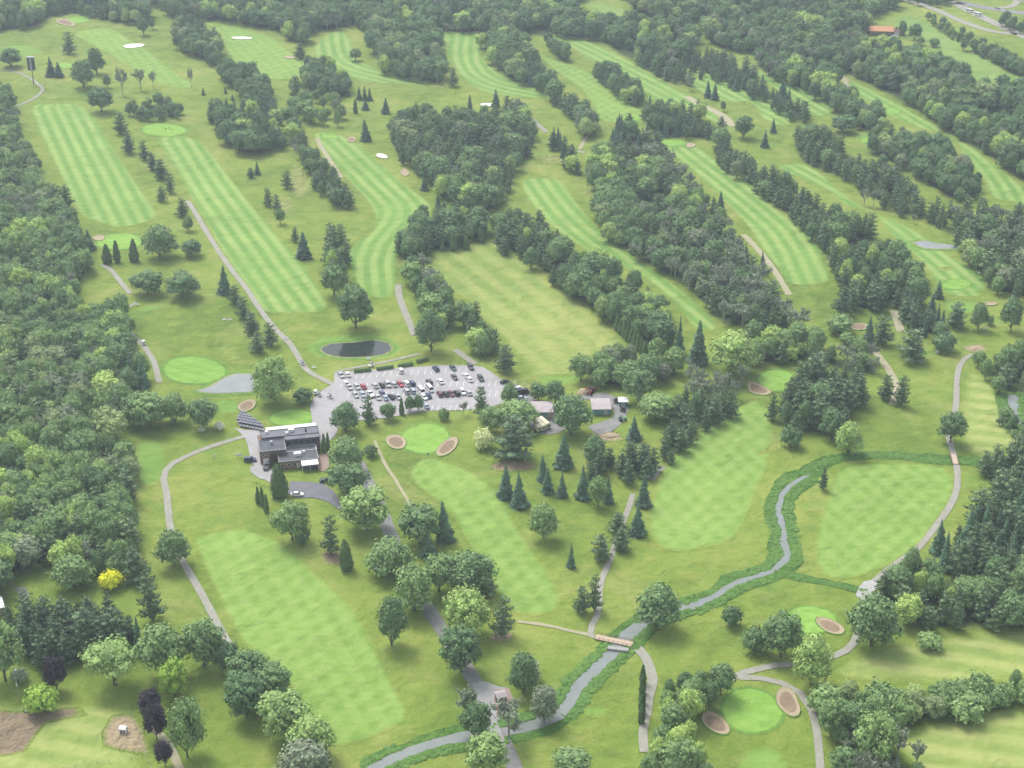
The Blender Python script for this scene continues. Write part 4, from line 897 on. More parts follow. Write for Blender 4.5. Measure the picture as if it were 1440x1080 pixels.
# ------------------------------------------------------------------ woods: crown outline in the photo, kinds, spacing, height, density of labels
W = [
 ('the broad wood filling the left edge', [(-60,60),(-5,118),(8,125),(22,160),(34,205),(50,225),(60,265),(85,268),(105,300),(108,318),(120,335),(118,352),(128,365),(115,378),(112,385),(108,430),(120,440),(165,430),(182,450),(182,480),(192,500),(200,520),(175,545),(175,560),(165,580),(158,600),(178,625),(184,650),(180,690),(190,730),(195,765),(170,790),(130,800),(60,780),(20,790),(0,800),(-60,815)], 'BBBBPBBPD', 5.3, 11.5, (.2,.8)),
 ('the dark pine grove at the lower left', [(0,850),(40,850),(90,845),(160,852),(195,880),(195,900),(140,912),(60,915),(28,905),(0,895)], 'PPPPS', 5.2, 13, (.0,.4)),
 ('the wood along the top left edge', [(-80,-60),(-80,28),(30,30),(60,18),(95,10),(150,20),(200,24),(213,8),(215,-60)], 'BBBP', 7.5, 12, (.1,.5)),
 ('the wood along the top edge', [(230,-60),(232,10),(300,18),(360,28),(390,34),(400,48),(430,50),(440,34),(500,28),(560,28),(620,34),(700,36),(715,36),(780,42),(850,46),(900,58),(940,70),(970,70),(975,30),(890,28),(880,22),(850,25),(815,8),(815,-10),(880,-60)], 'BBBBPD', 7.5, 12, (.1,.5)),
 ('the rounded wood between two far fairways', [(497,22),(515,45),(530,70),(540,92),(560,98),(620,106),(620,60),(612,40),(560,30)], 'BBBB', 6.8, 12, (.15,.5)),
 ('the large wood at the upper right', [(890,-60),(893,8),(975,20),(1000,52),(1060,66),(1130,78),(1180,90),(1240,118),(1310,158),(1340,180),(1390,208),(1450,252),(1520,290),(1520,130),(1450,112),(1380,116),(1345,92),(1325,82),(1290,72),(1252,60),(1212,50),(1222,38),(1232,12),(1262,0),(1268,-60)], 'BBBBBPPD', 7.2, 11.5, (.15,.6)),
 ('the tree belt left of the far short fairway', [(965,66),(1000,72),(1050,90),(1070,112),(1110,126),(1143,155),(1130,165),(1095,150),(1060,128),(1010,108),(975,97),(955,85)], 'BPPS', 7.0, 10.5, (.1,.4)),
 ('the tree belt right of the far short fairway', [(1060,70),(1120,82),(1175,100),(1200,125),(1220,145),(1238,160),(1232,176),(1200,168),(1180,150),(1150,132),(1110,113),(1080,98)], 'BBBD', 7.0, 11, (.1,.5)),
 ('the dark belt beside the far right fairway', [(1218,188),(1260,190),(1290,188),(1330,196),(1338,215),(1372,240),(1380,262),(1352,272),(1310,250),(1270,225),(1225,205)], 'BBBP', 6.8, 11, (.1,.4)),
 ('the belt above the right striped fairway', [(1120,178),(1160,190),(1200,205),(1235,225),(1262,238),(1285,262),(1300,285),(1350,290),(1362,325),(1330,318),(1296,296),(1260,290),(1215,258),(1180,238),(1125,215)], 'BPPPD', 6.8, 10.5, (.15,.6)),
 ('the wood beside the small right pond', [(1352,285),(1390,292),(1450,295),(1520,300),(1520,420),(1440,412),(1398,398),(1372,365),(1352,345),(1345,320)], 'BBBPD', 6.8, 11.5, (.2,.65)),
 ('the long belt between the two right striped fairways', [(1000,192),(1025,200),(1045,222),(1078,235),(1110,255),(1150,280),(1180,302),(1215,310),(1252,338),(1275,365),(1290,385),(1300,402),(1300,420),(1268,418),(1240,424),(1190,422),(1185,400),(1158,340),(1110,295),(1080,270),(1050,248),(1020,232),(1003,212)], 'PPPBBS', 6.6, 11, (.15,.55)),
 ('the pine clump below the right striped fairway', [(1262,410),(1290,415),(1322,432),(1338,448),(1320,462),(1285,455)], 'PPS', 6.0, 12, (.1,.35)),
 ('the belt right of the far wide fairway', [(677,52),(715,42),(735,60),(755,75),(768,100),(785,118),(808,135),(828,160),(838,180),(825,188),(808,165),(785,140),(755,118),(735,108),(712,98),(690,75)], 'BBBPS', 6.8, 11.5, (.2,.5)),
 ('the belt left of the far long fairway', [(770,52),(800,64),(805,78),(790,78),(770,62)], 'BB', 6.8, 10, (.2,.5)),
 ('the belt of small trees between two far fairways', [(835,88),(860,92),(885,112),(905,128),(898,143),(880,138),(850,112),(836,103)], 'BPS', 6.2, 10, (.15,.5)),
 ('the belt right of the far long fairway', [(845,42),(900,52),(945,68),(965,98),(975,118),(955,108),(925,100),(890,78),(860,62)], 'BBPD', 6.8, 10.5, (.15,.5)),
 ('the spruce clump at the end of the far fairway', [(912,142),(950,146),(985,155),(1012,165),(1020,180),(998,184),(955,182),(925,178),(908,160)], 'SSPB', 6.2, 11, (.1,.4)),
 ('the clump above the long right fairway', [(858,172),(885,168),(905,180),(928,192),(920,205),(885,212),(862,200)], 'BPS', 6.5, 11, (.15,.4)),
 ('the big middle wood beside the curved fairway', [(548,180),(560,165),(590,152),(640,160),(665,165),(690,152),(735,150),(752,180),(752,202),(728,222),(722,250),(718,272),(700,280),(660,286),(625,268),(600,245),(570,222),(552,200)], 'BBBPPPD', 6.4, 11.5, (.15,.65)),
 ('the wood just above the range', [(592,298),(640,288),(665,290),(680,305),(672,325),(640,335),(600,345),(572,350),(558,342),(575,318)], 'BPBB', 6.4, 11.5, (.15,.5)),
 ('the tree belt along the right of the range', [(692,315),(720,303),(760,310),(785,328),(800,348),(845,365),(868,385),(900,402),(930,425),(948,455),(945,475),(915,470),(885,462),(870,440),(835,432),(820,412),(790,398),(775,382),(740,358),(705,340)], 'BBPPB', 6.6, 11.5, (.2,.6)),
 ('the largest middle wood between two striped fairways', [(828,225),(850,210),(885,212),(920,203),(945,225),(975,255),(1000,282),(1030,318),(1048,345),(1062,372),(1085,398),(1110,425),(1130,455),(1090,452),(1050,448),(1010,440),(985,410),(960,390),(930,370),(900,355),(875,335),(850,325),(842,300),(832,260)], 'BBBBPPDD', 6.4, 12, (.2,.7)),
 ('the spruce clump left of the largest middle wood', [(762,178),(785,190),(812,215),(815,235),(798,232),(785,208)], 'SPB', 6.2, 11, (.1,.3)),
 ('the small wood right of the white far bunker', [(240,22),(265,25),(300,45),(310,68),(300,82),(268,68),(245,55)], 'BBP', 6.6, 11.5, (.1,.4)),
 ('the chain of trees below the white far bunker', [(305,88),(335,92),(362,105),(382,130),(375,150),(345,145),(330,120),(312,100)], 'BBPB', 6.8, 11, (.15,.4)),
 ('the dark wood at the head of the long fairway', [(292,145),(325,145),(370,145),(398,160),(402,190),(385,200),(350,205),(325,198),(302,172)], 'SPBB', 6.2, 12, (.05,.45)),
 ('the belt along the left of the curved fairway', [(400,160),(418,175),(438,205),(468,240),(492,270),(492,285),(470,278),(445,256),(420,215),(402,190)], 'PBPD', 6.6, 10, (.2,.5)),
 ('the clump left of the far curved fairway', [(432,85),(465,88),(492,118),(482,128),(435,118),(425,100)], 'BBP', 6.8, 11, (.1,.4)),
 ('the loose trees above the curved fairway', [(410,120),(440,115),(480,140),(478,170),(440,168),(405,150)], 'BBB', 9.0, 10, (.4,.7)),
 ('the low wood above the long fairway green', [(182,145),(215,138),(250,148),(250,158),(190,160)], 'BB', 6.8, 8, (.15,.5)),
 ('the tree line left of the curved fairway end', [(458,322),(484,328),(488,350),(486,385),(468,395),(456,365)], 'BP', 6.8, 11, (.2,.6)),
 ('the trees between the curved fairway and the range', [(568,365),(595,368),(630,408),(635,450),(612,462),(590,420)], 'BBBD', 6.4, 11, (.2,.65)),
 ('the pines between the range and the parking lot', [(642,438),(665,432),(692,462),(700,490),(682,488),(655,465)], 'PPB', 6.4, 12, (.2,.5)),
 ('the pine block left of the right clearing', [(1088,558),(1112,528),(1150,510),(1200,522),(1212,552),(1204,582),(1165,600),(1122,592),(1092,582)], 'PPPPB', 6.2, 13, (.15,.5)),
 ('the grey trees above the pine block', [(1140,490),(1200,490),(1240,500),(1240,520),(1200,515),(1150,505)], 'DDBP', 6.4, 9, (.3,.7)),
 ('the tree row above the small lower green', [(1040,470),(1100,468),(1155,475),(1162,492),(1110,498),(1058,500)], 'BBP', 6.4, 10.5, (.4,.65)),
 ('the broadleaf row at the end of the range', [(816,510),(860,498),(905,492),(958,500),(960,515),(920,528),(850,530),(815,525)], 'BB', 6.6, 11, (.4,.65)),
 ('the grey bare trees left of the small lower green', [(965,528),(1000,520),(1050,520),(1052,545),(1010,550),(970,548)], 'DDDP', 6.4, 9.5, (.1,.7)),
 ('the pines left of the wide right fairway', [(962,555),(1000,552),(1035,562),(1022,578),(992,590),(975,610),(950,640),(935,640),(925,620),(948,590)], 'PPPB', 6.2, 11, (.2,.5)),
 ('the conifer clump above the middle cart path', [(870,632),(900,622),(922,632),(928,648),(908,668),(885,665),(868,655)], 'PPSD', 6.2, 10.5, (.15,.45)),
 ('the conifer clump below the maintenance yard', [(818,632),(848,622),(862,640),(852,662),(828,662)], 'PPB', 6.2, 11, (.2,.4)),
 ('the wood along the right edge beside the creek', [(1372,502),(1440,488),(1500,490),(1500,545),(1425,548),(1410,548),(1385,518)], 'BBBP', 6.4, 9.5, (.35,.7)),
 ('the bushes beside the creek at the right edge', [(1400,578),(1420,580),(1450,600),(1500,620),(1500,640),(1440,620),(1405,592)], 'UUB', 4.0, 4.5, (.3,.6)),
 ('the pine wood at the right edge', [(1388,632),(1440,625),(1500,620),(1500,790),(1440,790),(1390,800),(1345,790),(1322,775),(1345,735),(1385,710),(1400,690)], 'PPPS', 6.0, 12.5, (.15,.6)),
 ('the broadleaf wood below the right pine wood', [(1245,820),(1275,792),(1320,785),(1360,800),(1500,800),(1500,868),(1380,868),(1300,872),(1265,868),(1245,840)], 'BBBP', 6.4, 12, (.3,.65)),
 ('the dense tree row along the lower right field', [(1162,968),(1200,962),(1300,968),(1460,955),(1460,985),(1380,992),(1290,1012),(1240,1012),(1170,1005)], 'BBBU', 4.6, 7.5, (.35,.75)),
 ('the thicket at the bottom right', [(1168,1000),(1235,1010),(1270,1040),(1310,1090),(1200,1100),(1180,1050),(1160,1020)], 'BBBD', 6.0, 10, (.2,.6)),
 ('the thicket at the bottom beside the lower green', [(925,960),(960,952),(1000,950),(1018,960),(998,985),(985,1010),(992,1040),(1000,1090),(900,1100),(890,1080),(922,1040),(932,1000)], 'BBBB', 6.0, 10, (.2,.65)),
 ('the tree line beyond the pasture at the top right', [(1340,62),(1375,68),(1410,88),(1460,108),(1460,92),(1415,75),(1390,62)], 'BBP', 6.6, 9, (.1,.35)),
 ('the trees beside the road at the top right', [(1300,20),(1330,30),(1355,42),(1390,58),(1370,62),(1330,45)], 'BB', 8.0, 6, (.3,.6)),
 ('the trees between the top right roads', [(1405,22),(1445,30),(1445,42),(1410,32)], 'BBP', 8.0, 8, (.1,.3)),
 ('the trees on the top right slip road', [(1230,-25),(1310,-20),(1345,-10),(1345,2),(1310,2),(1270,-4)], 'BB', 8.0, 8, (.1,.3)),
]
REC = []
grid = {}
def taken(x, y, d):
    gx, gy = int(x // 8), int(y // 8)
    for i in (-1, 0, 1):
        for j in (-1, 0, 1):
            for (a, b_) in grid.get((gx + i, gy + j), ()):
                if (a - x) ** 2 + (b_ - y) ** 2 < d * d: return True
    return False
HG = [h_ for h_ in HAND]
for wi, (nm, poly, mix, sp, hh, (t0, t1)) in enumerate(W):
    wp_ = [tuple(at(px, py, hh * 0.5)[:2]) for px, py in poly]
    cm_ = catmull(wp_, True, 6)
    xs = [p[0] for p in cm_]; ys = [p[1] for p in cm_]; A_ = (max(xs) - min(xs)) * (max(ys) - min(ys))
    for _ in range(int(A_ / (sp * sp) * 9)):
        x, y = rnd.uniform(min(xs), max(xs)), rnd.uniform(min(ys), max(ys))
        if not inside((x, y), cm_): continue
        if len(poly) <= 28 and nm[:9] not in ('the dense', 'the dark ') and math.sin(x * .11 + wi) + math.sin(y * .09 - x * .05 + 2 * wi) + math.sin(x * .031 + y * .043) < -2.0: continue
        if bdist((x, y), cm_) < 1.6 and rnd.random() < 0.75: continue
        d = sp * rnd.uniform(0.6, 1.0)
        if taken(x, y, d): continue
        if any((x - a) ** 2 + (y - b_) ** 2 < (r * 0.8 + 2.0) ** 2 for a, b_, r in HG): continue
        grid.setdefault((int(x // 8), int(y // 8)), []).append((x, y))
        # kinds keep together in patches
        q = math.sin(x * 0.045 + wi) + math.sin(y * 0.038 + x * 0.012 + 2 * wi) + rnd.uniform(-1.3, 1.3)
        k = mix[int((q + 3.3) / 6.6 * len(mix) * 0.999) % len(mix)] if rnd.random() < 0.7 else rnd.choice(mix)
        h = hh * rnd.triangular(0.55, 1.3, 0.98); r = {'B': 0.355, 'P': 0.32, 'S': 0.22, 'D': 0.34, 'U': 0.62}[k] * h * rnd.uniform(0.72, 1.3)
        tn = t0 + (t1 - t0) * min(1, max(0, rnd.gauss(0.45, 0.28)))
        if k == 'B':
            q2 = rnd.random() + 0.25 * math.sin(x * .05 + y * .04)
            if q2 < 0.0: tn = 0.95
            elif q2 > 0.98: tn = rnd.uniform(1.12, 1.25)
        REC.append([k, x, y, r, h, tn, rnd.uniform(0, 6.28), rnd.random(), wi])
    if nm.startswith('the bushes') or nm.startswith('the loose'): continue
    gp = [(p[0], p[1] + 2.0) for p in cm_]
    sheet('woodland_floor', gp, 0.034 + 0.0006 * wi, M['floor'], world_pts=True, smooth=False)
def pxw(rec): return 2 * rec[3] * scale_at((rec[1], rec[2], 5))
def vis(rec):
    X, Y = proj((rec[1], rec[2], rec[4] * 0.6)); m = pxw(rec) * 0.5
    return -m < X < 1440 + m and -m < Y < 1080 + m
LIM = 298; SING = {}; REST = {}
for k in 'BPSDU':
    L_ = sorted([r for r in REC if r[0] == k], key=lambda r: -pxw(r) if vis(r) else 1e6)
    room = max(0, LIM - sum(COUNT.get(c, 0) for c in (k + ('AW' if k == 'B' else ''))))
    SING[k] = [r for r in L_[:room] if vis(r)]; ids = set(id(r) for r in SING[k]); REST[k] = [r for r in L_ if id(r) not in ids]
# labels for single trees of the woods, telling place, size and colour
ORD = ['leftmost', 'second from the left', 'third from the left', 'fourth from the left', 'fifth from the left', 'sixth from the left']
def words(k, r, hh):
    sz = 'tall ' if r[4] > hh * 1.08 else ('low ' if r[4] < hh * 0.8 else '')
    if k == 'D': c = 'bare grey '
    else:
        c = 'dark ' if r[5] < .3 else ('silvery ' if r[5] > 1 else ('light green ' if r[5] > .6 else 'mid green '))
    return sz + c + {'B': 'broadleaf', 'P': 'pine', 'S': 'spruce', 'D': 'tree', 'U': 'bush'}[k]
buck = {}
for k in 'BPSDU':
    for r in SING[k]:
        nm, poly = W[r[8]][0], W[r[8]][1]
        X, Y = proj((r[1], r[2], r[4] * 0.6))
        px = [min(1440, max(0, p[0])) for p in poly]; py = [min(1080, max(0, p[1])) for p in poly]
        fx = (X - min(px)) / max(1, max(px) - min(px)); fy = (Y - min(py)) / max(1, max(py) - min(py))
        nz = 5 if len(poly) > 28 else 3
        v = ('upper', 'middle', 'lower')[min(2, max(0, int(fy * 3)))] if nz == 3 else ('topmost', 'upper', 'middle', 'lower', 'lowest')[min(4, max(0, int(fy * 5)))]
        hz = ('left', 'centre', 'right')[min(2, max(0, int(fx * 3)))]
        key = (words(k, r, W[r[8]][4]), v + ' ' + hz, nm); buck.setdefault(key, []).append((X, k, r))
def rec_plant(k, r, label, g):
    sm = pxw(r) < 13
    plant(k, r[1], r[2], r[3], r[4], r[5], label, g, None, 'bush' if k == 'U' else 'tree', sm, r[6], None, int(r[7] * len(PROTO[k]) * 0.999))
for (wd, pos, nm), L_ in buck.items():
    L_.sort(key=lambda q: q[0])
    for i, (X, k, r) in enumerate(L_):
        if len(L_) == 1: lab = '%s at the %s of %s' % (wd, pos, nm)
        elif len(L_) <= 6: lab = '%s %s at the %s of %s' % (wd, ORD[i] if i < len(L_) - 1 or len(L_) > 6 else 'rightmost', pos, nm)
        else: lab = '%s at the %s of %s' % (wd, pos, nm)
        ws = lab.split()
        if len(ws) > 16: lab = lab.replace('at the ' + pos, pos).replace(' from the left', '').replace('broadleaf', 'tree')
        g = 'trees of ' + nm if len(L_) <= 6 else '%s trees at the %s of %s' % (wd, pos, nm)
        rec_plant(k, r, ' '.join(lab.split()[:16]), g)
# all the others: one object per kind, placed by geometry nodes on a cloud of points
def scatter(name, recs, meshes, label, tintname='tint'):
    col = bpy.data.collections.new('stock_' + name)
    for i, me in enumerate(meshes):
        o = bpy.data.objects.new('stock_%s_%02d' % (name, i), me); col.objects.link(o)
    m = bpy.data.meshes.new(name); m.from_pydata([(r[1], r[2], r[9] if len(r) > 9 else 0) for r in recs], [], [])
    for an, ty, vals in (('tint', 'FLOAT', [r[5] for r in recs]), ('pick', 'INT', [int(r[7] * len(meshes) * 0.999) for r in recs])):
        a = m.attributes.new(an, ty, 'POINT'); a.data.foreach_set('value', vals)
    for an, vals in (('rot', [c for r in recs for c in (0, 0, r[6])]), ('scl', [c for r in recs for c in r[10]] if len(recs[0]) > 10 else [])):
        a = m.attributes.new(an, 'FLOAT_VECTOR', 'POINT'); a.data.foreach_set('vector', vals)
    o = bpy.data.objects.new(name, m); link(o)
    g = bpy.data.node_groups.new('scatter_' + name, 'GeometryNodeTree')
    g.interface.new_socket('Geometry', in_out='INPUT', socket_type='NodeSocketGeometry'); g.interface.new_socket('Geometry', in_out='OUTPUT', socket_type='NodeSocketGeometry')
    N, L = g.nodes, g.links; gi = N.new('NodeGroupInput'); go = N.new('NodeGroupOutput')
    ip = N.new('GeometryNodeInstanceOnPoints'); ci = N.new('GeometryNodeCollectionInfo')
    ci.inputs['Collection'].default_value = col; ci.inputs['Separate Children'].default_value = True; ci.inputs['Reset Children'].default_value = True
    def na(n, t):
        q = N.new('GeometryNodeInputNamedAttribute'); q.data_type = t; q.inputs['Name'].default_value = n; return q.outputs[0]
    L.new(gi.outputs[0], ip.inputs['Points']); L.new(ci.outputs[0], ip.inputs['Instance']); ip.inputs['Pick Instance'].default_value = True
    L.new(na('pick', 'INT'), ip.inputs['Instance Index']); L.new(na('scl', 'FLOAT_VECTOR'), ip.inputs['Scale'])
    er = N.new('FunctionNodeEulerToRotation'); L.new(na('rot', 'FLOAT_VECTOR'), er.inputs[0]); L.new(er.outputs[0], ip.inputs['Rotation'])
    L.new(ip.outputs[0], go.inputs[0])
    md = o.modifiers.new('scatter', 'NODES'); md.node_group = g
    return tag(o, label, None, None, 'stuff')
for k, nm, lab in (('B', 'broadleaf_woods', 'remaining broadleaf trees of the many woods between the fairways'), ('P', 'pine_woods', 'remaining pines of the many woods between the fairways'),
                   ('S', 'spruce_woods', 'remaining spruces of the woods between the fairways'), ('D', 'bare_woods', 'remaining grey bare trees of the woods'), ('U', 'bushes', 'remaining bushes')):
    rs = REST[k]
    if not rs: continue
    pr = PROTO[k]; out = []
    for r in rs:
        P_ = pr[int(r[7] * len(pr) * 0.999)]; out.append(r[:9] + [0.0, (r[3] / P_[0], r[3] / P_[0], r[4] / P_[1])])
    scatter(nm, out, [p[4] for p in pr], lab)
print('TREES', {k: (len(SING[k]), len(REST[k])) for k in 'BPSDU'}, COUNT)

# ------------------------------------------------------------------ bank plants, lawn clumps (nobody could count them)
def tuft(seed, s=1.0):
    rnd.seed(seed); m = MB(); m.blob((0, 0, 0.3 * s), 0.55 * s, 1, 0, 0.25, (1, 1, .7))
    for _ in range(60):
        d = rdir(); d.z = abs(d.z); p = Vector((d.x * .6, d.y * .6, .25 + d.z * .45)) * s; card(m, p, d + rdir() * .5 + Vector((0, 0, .4)), rnd.uniform(.18, .42) * s, 1.2)
    return m.mesh('tuft', [M['leafK']])
tf = [tuft(200 + k) for k in range(4)]; rnd.seed(5)
pts = []
def along(line, off0, off1, n, s0, s1, t0=.15, t1=.6):
    c = catmull([tuple(at(*p)[:2]) for p in line], False, 3)
    for _ in range(n):
        i = rnd.randrange(len(c) - 1); f = rnd.random(); a, b_ = c[i], c[i + 1]; dx, dy = b_[0] - a[0], b_[1] - a[1]; l = math.hypot(dx, dy) or 1
        sd_ = rnd.choice((-1, 1)); u_ = rnd.random() ** 1.5; o = (off0 + (off1 - off0) * u_) * sd_
        if math.sin(i * 0.55 + 2 * sd_) + math.sin(i * 0.23 + sd_) + rnd.uniform(-1, 1) < -0.5: continue
        x = a[0] + dx * f - dy / l * o; y = a[1] + dy * f + dx / l * o; s = rnd.uniform(s0, s1)
        pts.append([None, x, y, 0, 0, rnd.uniform(t0, t1), rnd.uniform(0, 6.28), rnd.random(), 0, 0.05, (s * 1.3, s * 1.3, s * rnd.uniform(.25, .55))])
along(CR1[:18], 1.5, 5.0, 1300, .35, 1.1); along(CR1[17:], 2.5, 5.2, 1500, .4, 1.3); along(DT1, 0, 2.6, 600, .35, 1.1); along(DT2, 0, 1.4, 220, .3, .7); along([(1424,552),(1426,575),(1434,598),(1450,610)], 2, 6, 220, .6, 1.6)
scatter('bank_plants', pts, tf, 'tall green weeds and reeds along both banks of the creek and ditch')

# ------------------------------------------------------------------ vehicles
GLASS = new_mat('dark_window_glass', 0.12, 0.6)[0]; GLASS.node_tree.nodes['Principled BSDF'].inputs['Base Color'].default_value = (0.03, 0.035, 0.04, 1)
TYRE = paint('tyre_rubber', (0.03, 0.03, 0.03), 0.9, 0.1); LAMP = paint('lamp_lens', (0.75, 0.74, 0.7), 0.2, 0.6, 0.05); TAIL = paint('tail_lamp', (0.35, 0.02, 0.02), 0.3, 0.5, 0.05)
CP_ = {'white': (0.78, 0.78, 0.78), 'silver': (0.42, 0.43, 0.45), 'black': (0.025, 0.025, 0.03), 'navy blue': (0.05, 0.07, 0.15), 'dark grey': (0.09, 0.095, 0.10), 'red': (0.42, 0.06, 0.08), 'maroon': (0.16, 0.04, 0.05), 'dark green': (0.04, 0.08, 0.06), 'cream': (0.72, 0.66, 0.48), 'pale blue': (0.36, 0.42, 0.50), 'green': (0.10, 0.3, 0.15)}
PM = {k: paint('car_paint_' + k.replace(' ', '_'), v, 0.28, 0.5, 0.06) for k, v in CP_.items()}
def loft(mb, rings, mi=0):
    n = len(rings[0]); vs = [p for r in rings for p in r]
    fs = [(k * n + i, k * n + (i + 1) % n, (k + 1) * n + (i + 1) % n, (k + 1) * n + i) for k in range(len(rings) - 1) for i in range(n)]
    fs += [tuple(range(n - 1, -1, -1)), tuple(range((len(rings) - 1) * n, len(rings) * n))]
    mb.add(vs, fs, mi)
def car_meshes(kind):
    # x forward; hull as sections along x: (x, half width, z bottom, z top)
    L, Wd, sill, belt, roof = {'sedan': (4.6, 1.82, .28, .92, 1.42), 'suv': (4.6, 1.9, .34, 1.06, 1.72), 'van': (5.4, 2.0, .32, 1.25, 2.15), 'pickup': (5.6, 1.98, .4, 1.1, 1.8)}[kind]
    hull = MB(); h = Wd / 2
    hood = {'sedan': .80, 'suv': .98, 'van': 1.1, 'pickup': 1.08}[kind]; tail = {'sedan': .94, 'suv': belt, 'van': belt, 'pickup': 1.02}[kind]
    xs = [(-L/2, .86, sill+.15, tail-.12), (-L/2+.12, .95, sill, tail), (-L*.28, 1, sill-.04, belt), (0, 1, sill-.04, belt), (L*.2, 1, sill-.04, belt-.02), (L*.30, .98, sill-.02, hood+.04), (L/2-.2, .92, sill, hood-.08), (L/2, .78, sill+.12, hood-.28)]
    loft(hull, [[(x, -h*w*.97, zb), (x, -h*w, (zb+zt)/2), (x, -h*w*.93, zt), (x, 0, zt+.03), (x, h*w*.93, zt), (x, h*w, (zb+zt)/2), (x, h*w*.97, zb)] for x, w, zb, zt in xs])
    x0, x1, x2, x3 = {'sedan': (-L*.40, -L*.24, L*.08, L*.25), 'suv': (-L*.48, -L*.42, L*.10, L*.26), 'van': (-L*.485, -L*.46, L*.27, L*.40), 'pickup': (-L*.10, -L*.06, L*.12, L*.25)}[kind]
    glass = MB(); loft(glass, [[(x0, -h*.88, belt), (x0, h*.88, belt), (x3, h*.88, belt-.01), (x3, -h*.88, belt-.01)], [(x1, -h*.74, roof-.05), (x1, h*.74, roof-.05), (x2, h*.74, roof-.05), (x2, -h*.74, roof-.05)]])
    rf = MB(); loft(rf, [[(x1-.06, -h*.76, roof-.05), (x1-.06, h*.76, roof-.05), (x2+.06, h*.76, roof-.05), (x2+.06, -h*.76, roof-.05)], [(x1+.08, -h*.66, roof+.03), (x1+.08, h*.66, roof+.03), (x2-.12, h*.66, roof+.03), (x2-.12, -h*.66, roof+.03)]])
    for y in (-1, 1):
        for xa, xb in ((x0, x1), (x3, x2)): rf.tube((xa, y*h*.885, belt), (xb, y*h*.75, roof-.03), .05, .05, 4)
        xm = (x0+x3)/2; rf.tube((xm, y*h*.89, belt), (xm, y*h*.75, roof-.03), .05, .05, 4)
    wl_ = MB(); wl_.tube((0, -.1, 0), (0, .1, 0), .33, .33, 14, 0); rim = MB(); rim.tube((0, -.115, 0), (0, .115, 0), .19, .19, 8, 0)
    return dict(body=hull.mesh('car_body', [PM['white']]), glass=glass.mesh('car_windows', [GLASS]), roof=rf.mesh('car_roof', [PM['white']]), wheel=wl_.mesh('car_wheel', [TYRE]), rim=rim.mesh('car_rim', [PM['silver']]), L=L, h=h, hood=hood, tail=tail)
CM = {k: car_meshes(k) for k in ('sedan', 'suv', 'van', 'pickup')}
lm = MB(); lm.box(-.04, .04, -.17, .17, -.07, .07); LAMPM = lm.mesh('lamp', [LAMP]); lt = MB(); lt.box(-.04, .04, -.15, .15, -.09, .09); TAILM = lt.mesh('tail_lamp', [TAIL])
def car(px, py, col, kind, heading, label, group=None, name='parked_car', cat='car', z=0.19):
    p = at(px, py); c = CM[kind]; e = empty(name, (p.x, p.y, z), R(heading))
    for nm in ('body', 'roof'):
        o = obj(nm, c[nm if nm == 'body' else 'roof'], e); o.material_slots[0].link = 'OBJECT'; o.material_slots[0].material = PM[col]
    obj('windows', c['glass'], e)
    for sx in (-1, 1):
        for sy in (-1, 1):
            w = obj('wheel', c['wheel'], e, (sx * c['L'] * .31, sy * (c['h'] - .1), .33)); obj('rim', c['rim'], w)
    for sy in (-1, 1):
        obj('headlight', LAMPM, e, (c['L']/2 - .10, sy * c['h'] * .58, c['hood'] - .24)); obj('tail_light', TAILM, e, (-c['L']/2 + .05, sy * c['h'] * .66, c['tail'] - .22))
    return tag(e, label, cat, group)
G1, G2, G3 = 'cars in the upper parking row', 'cars in the middle parking row', 'cars in the lower parking row'
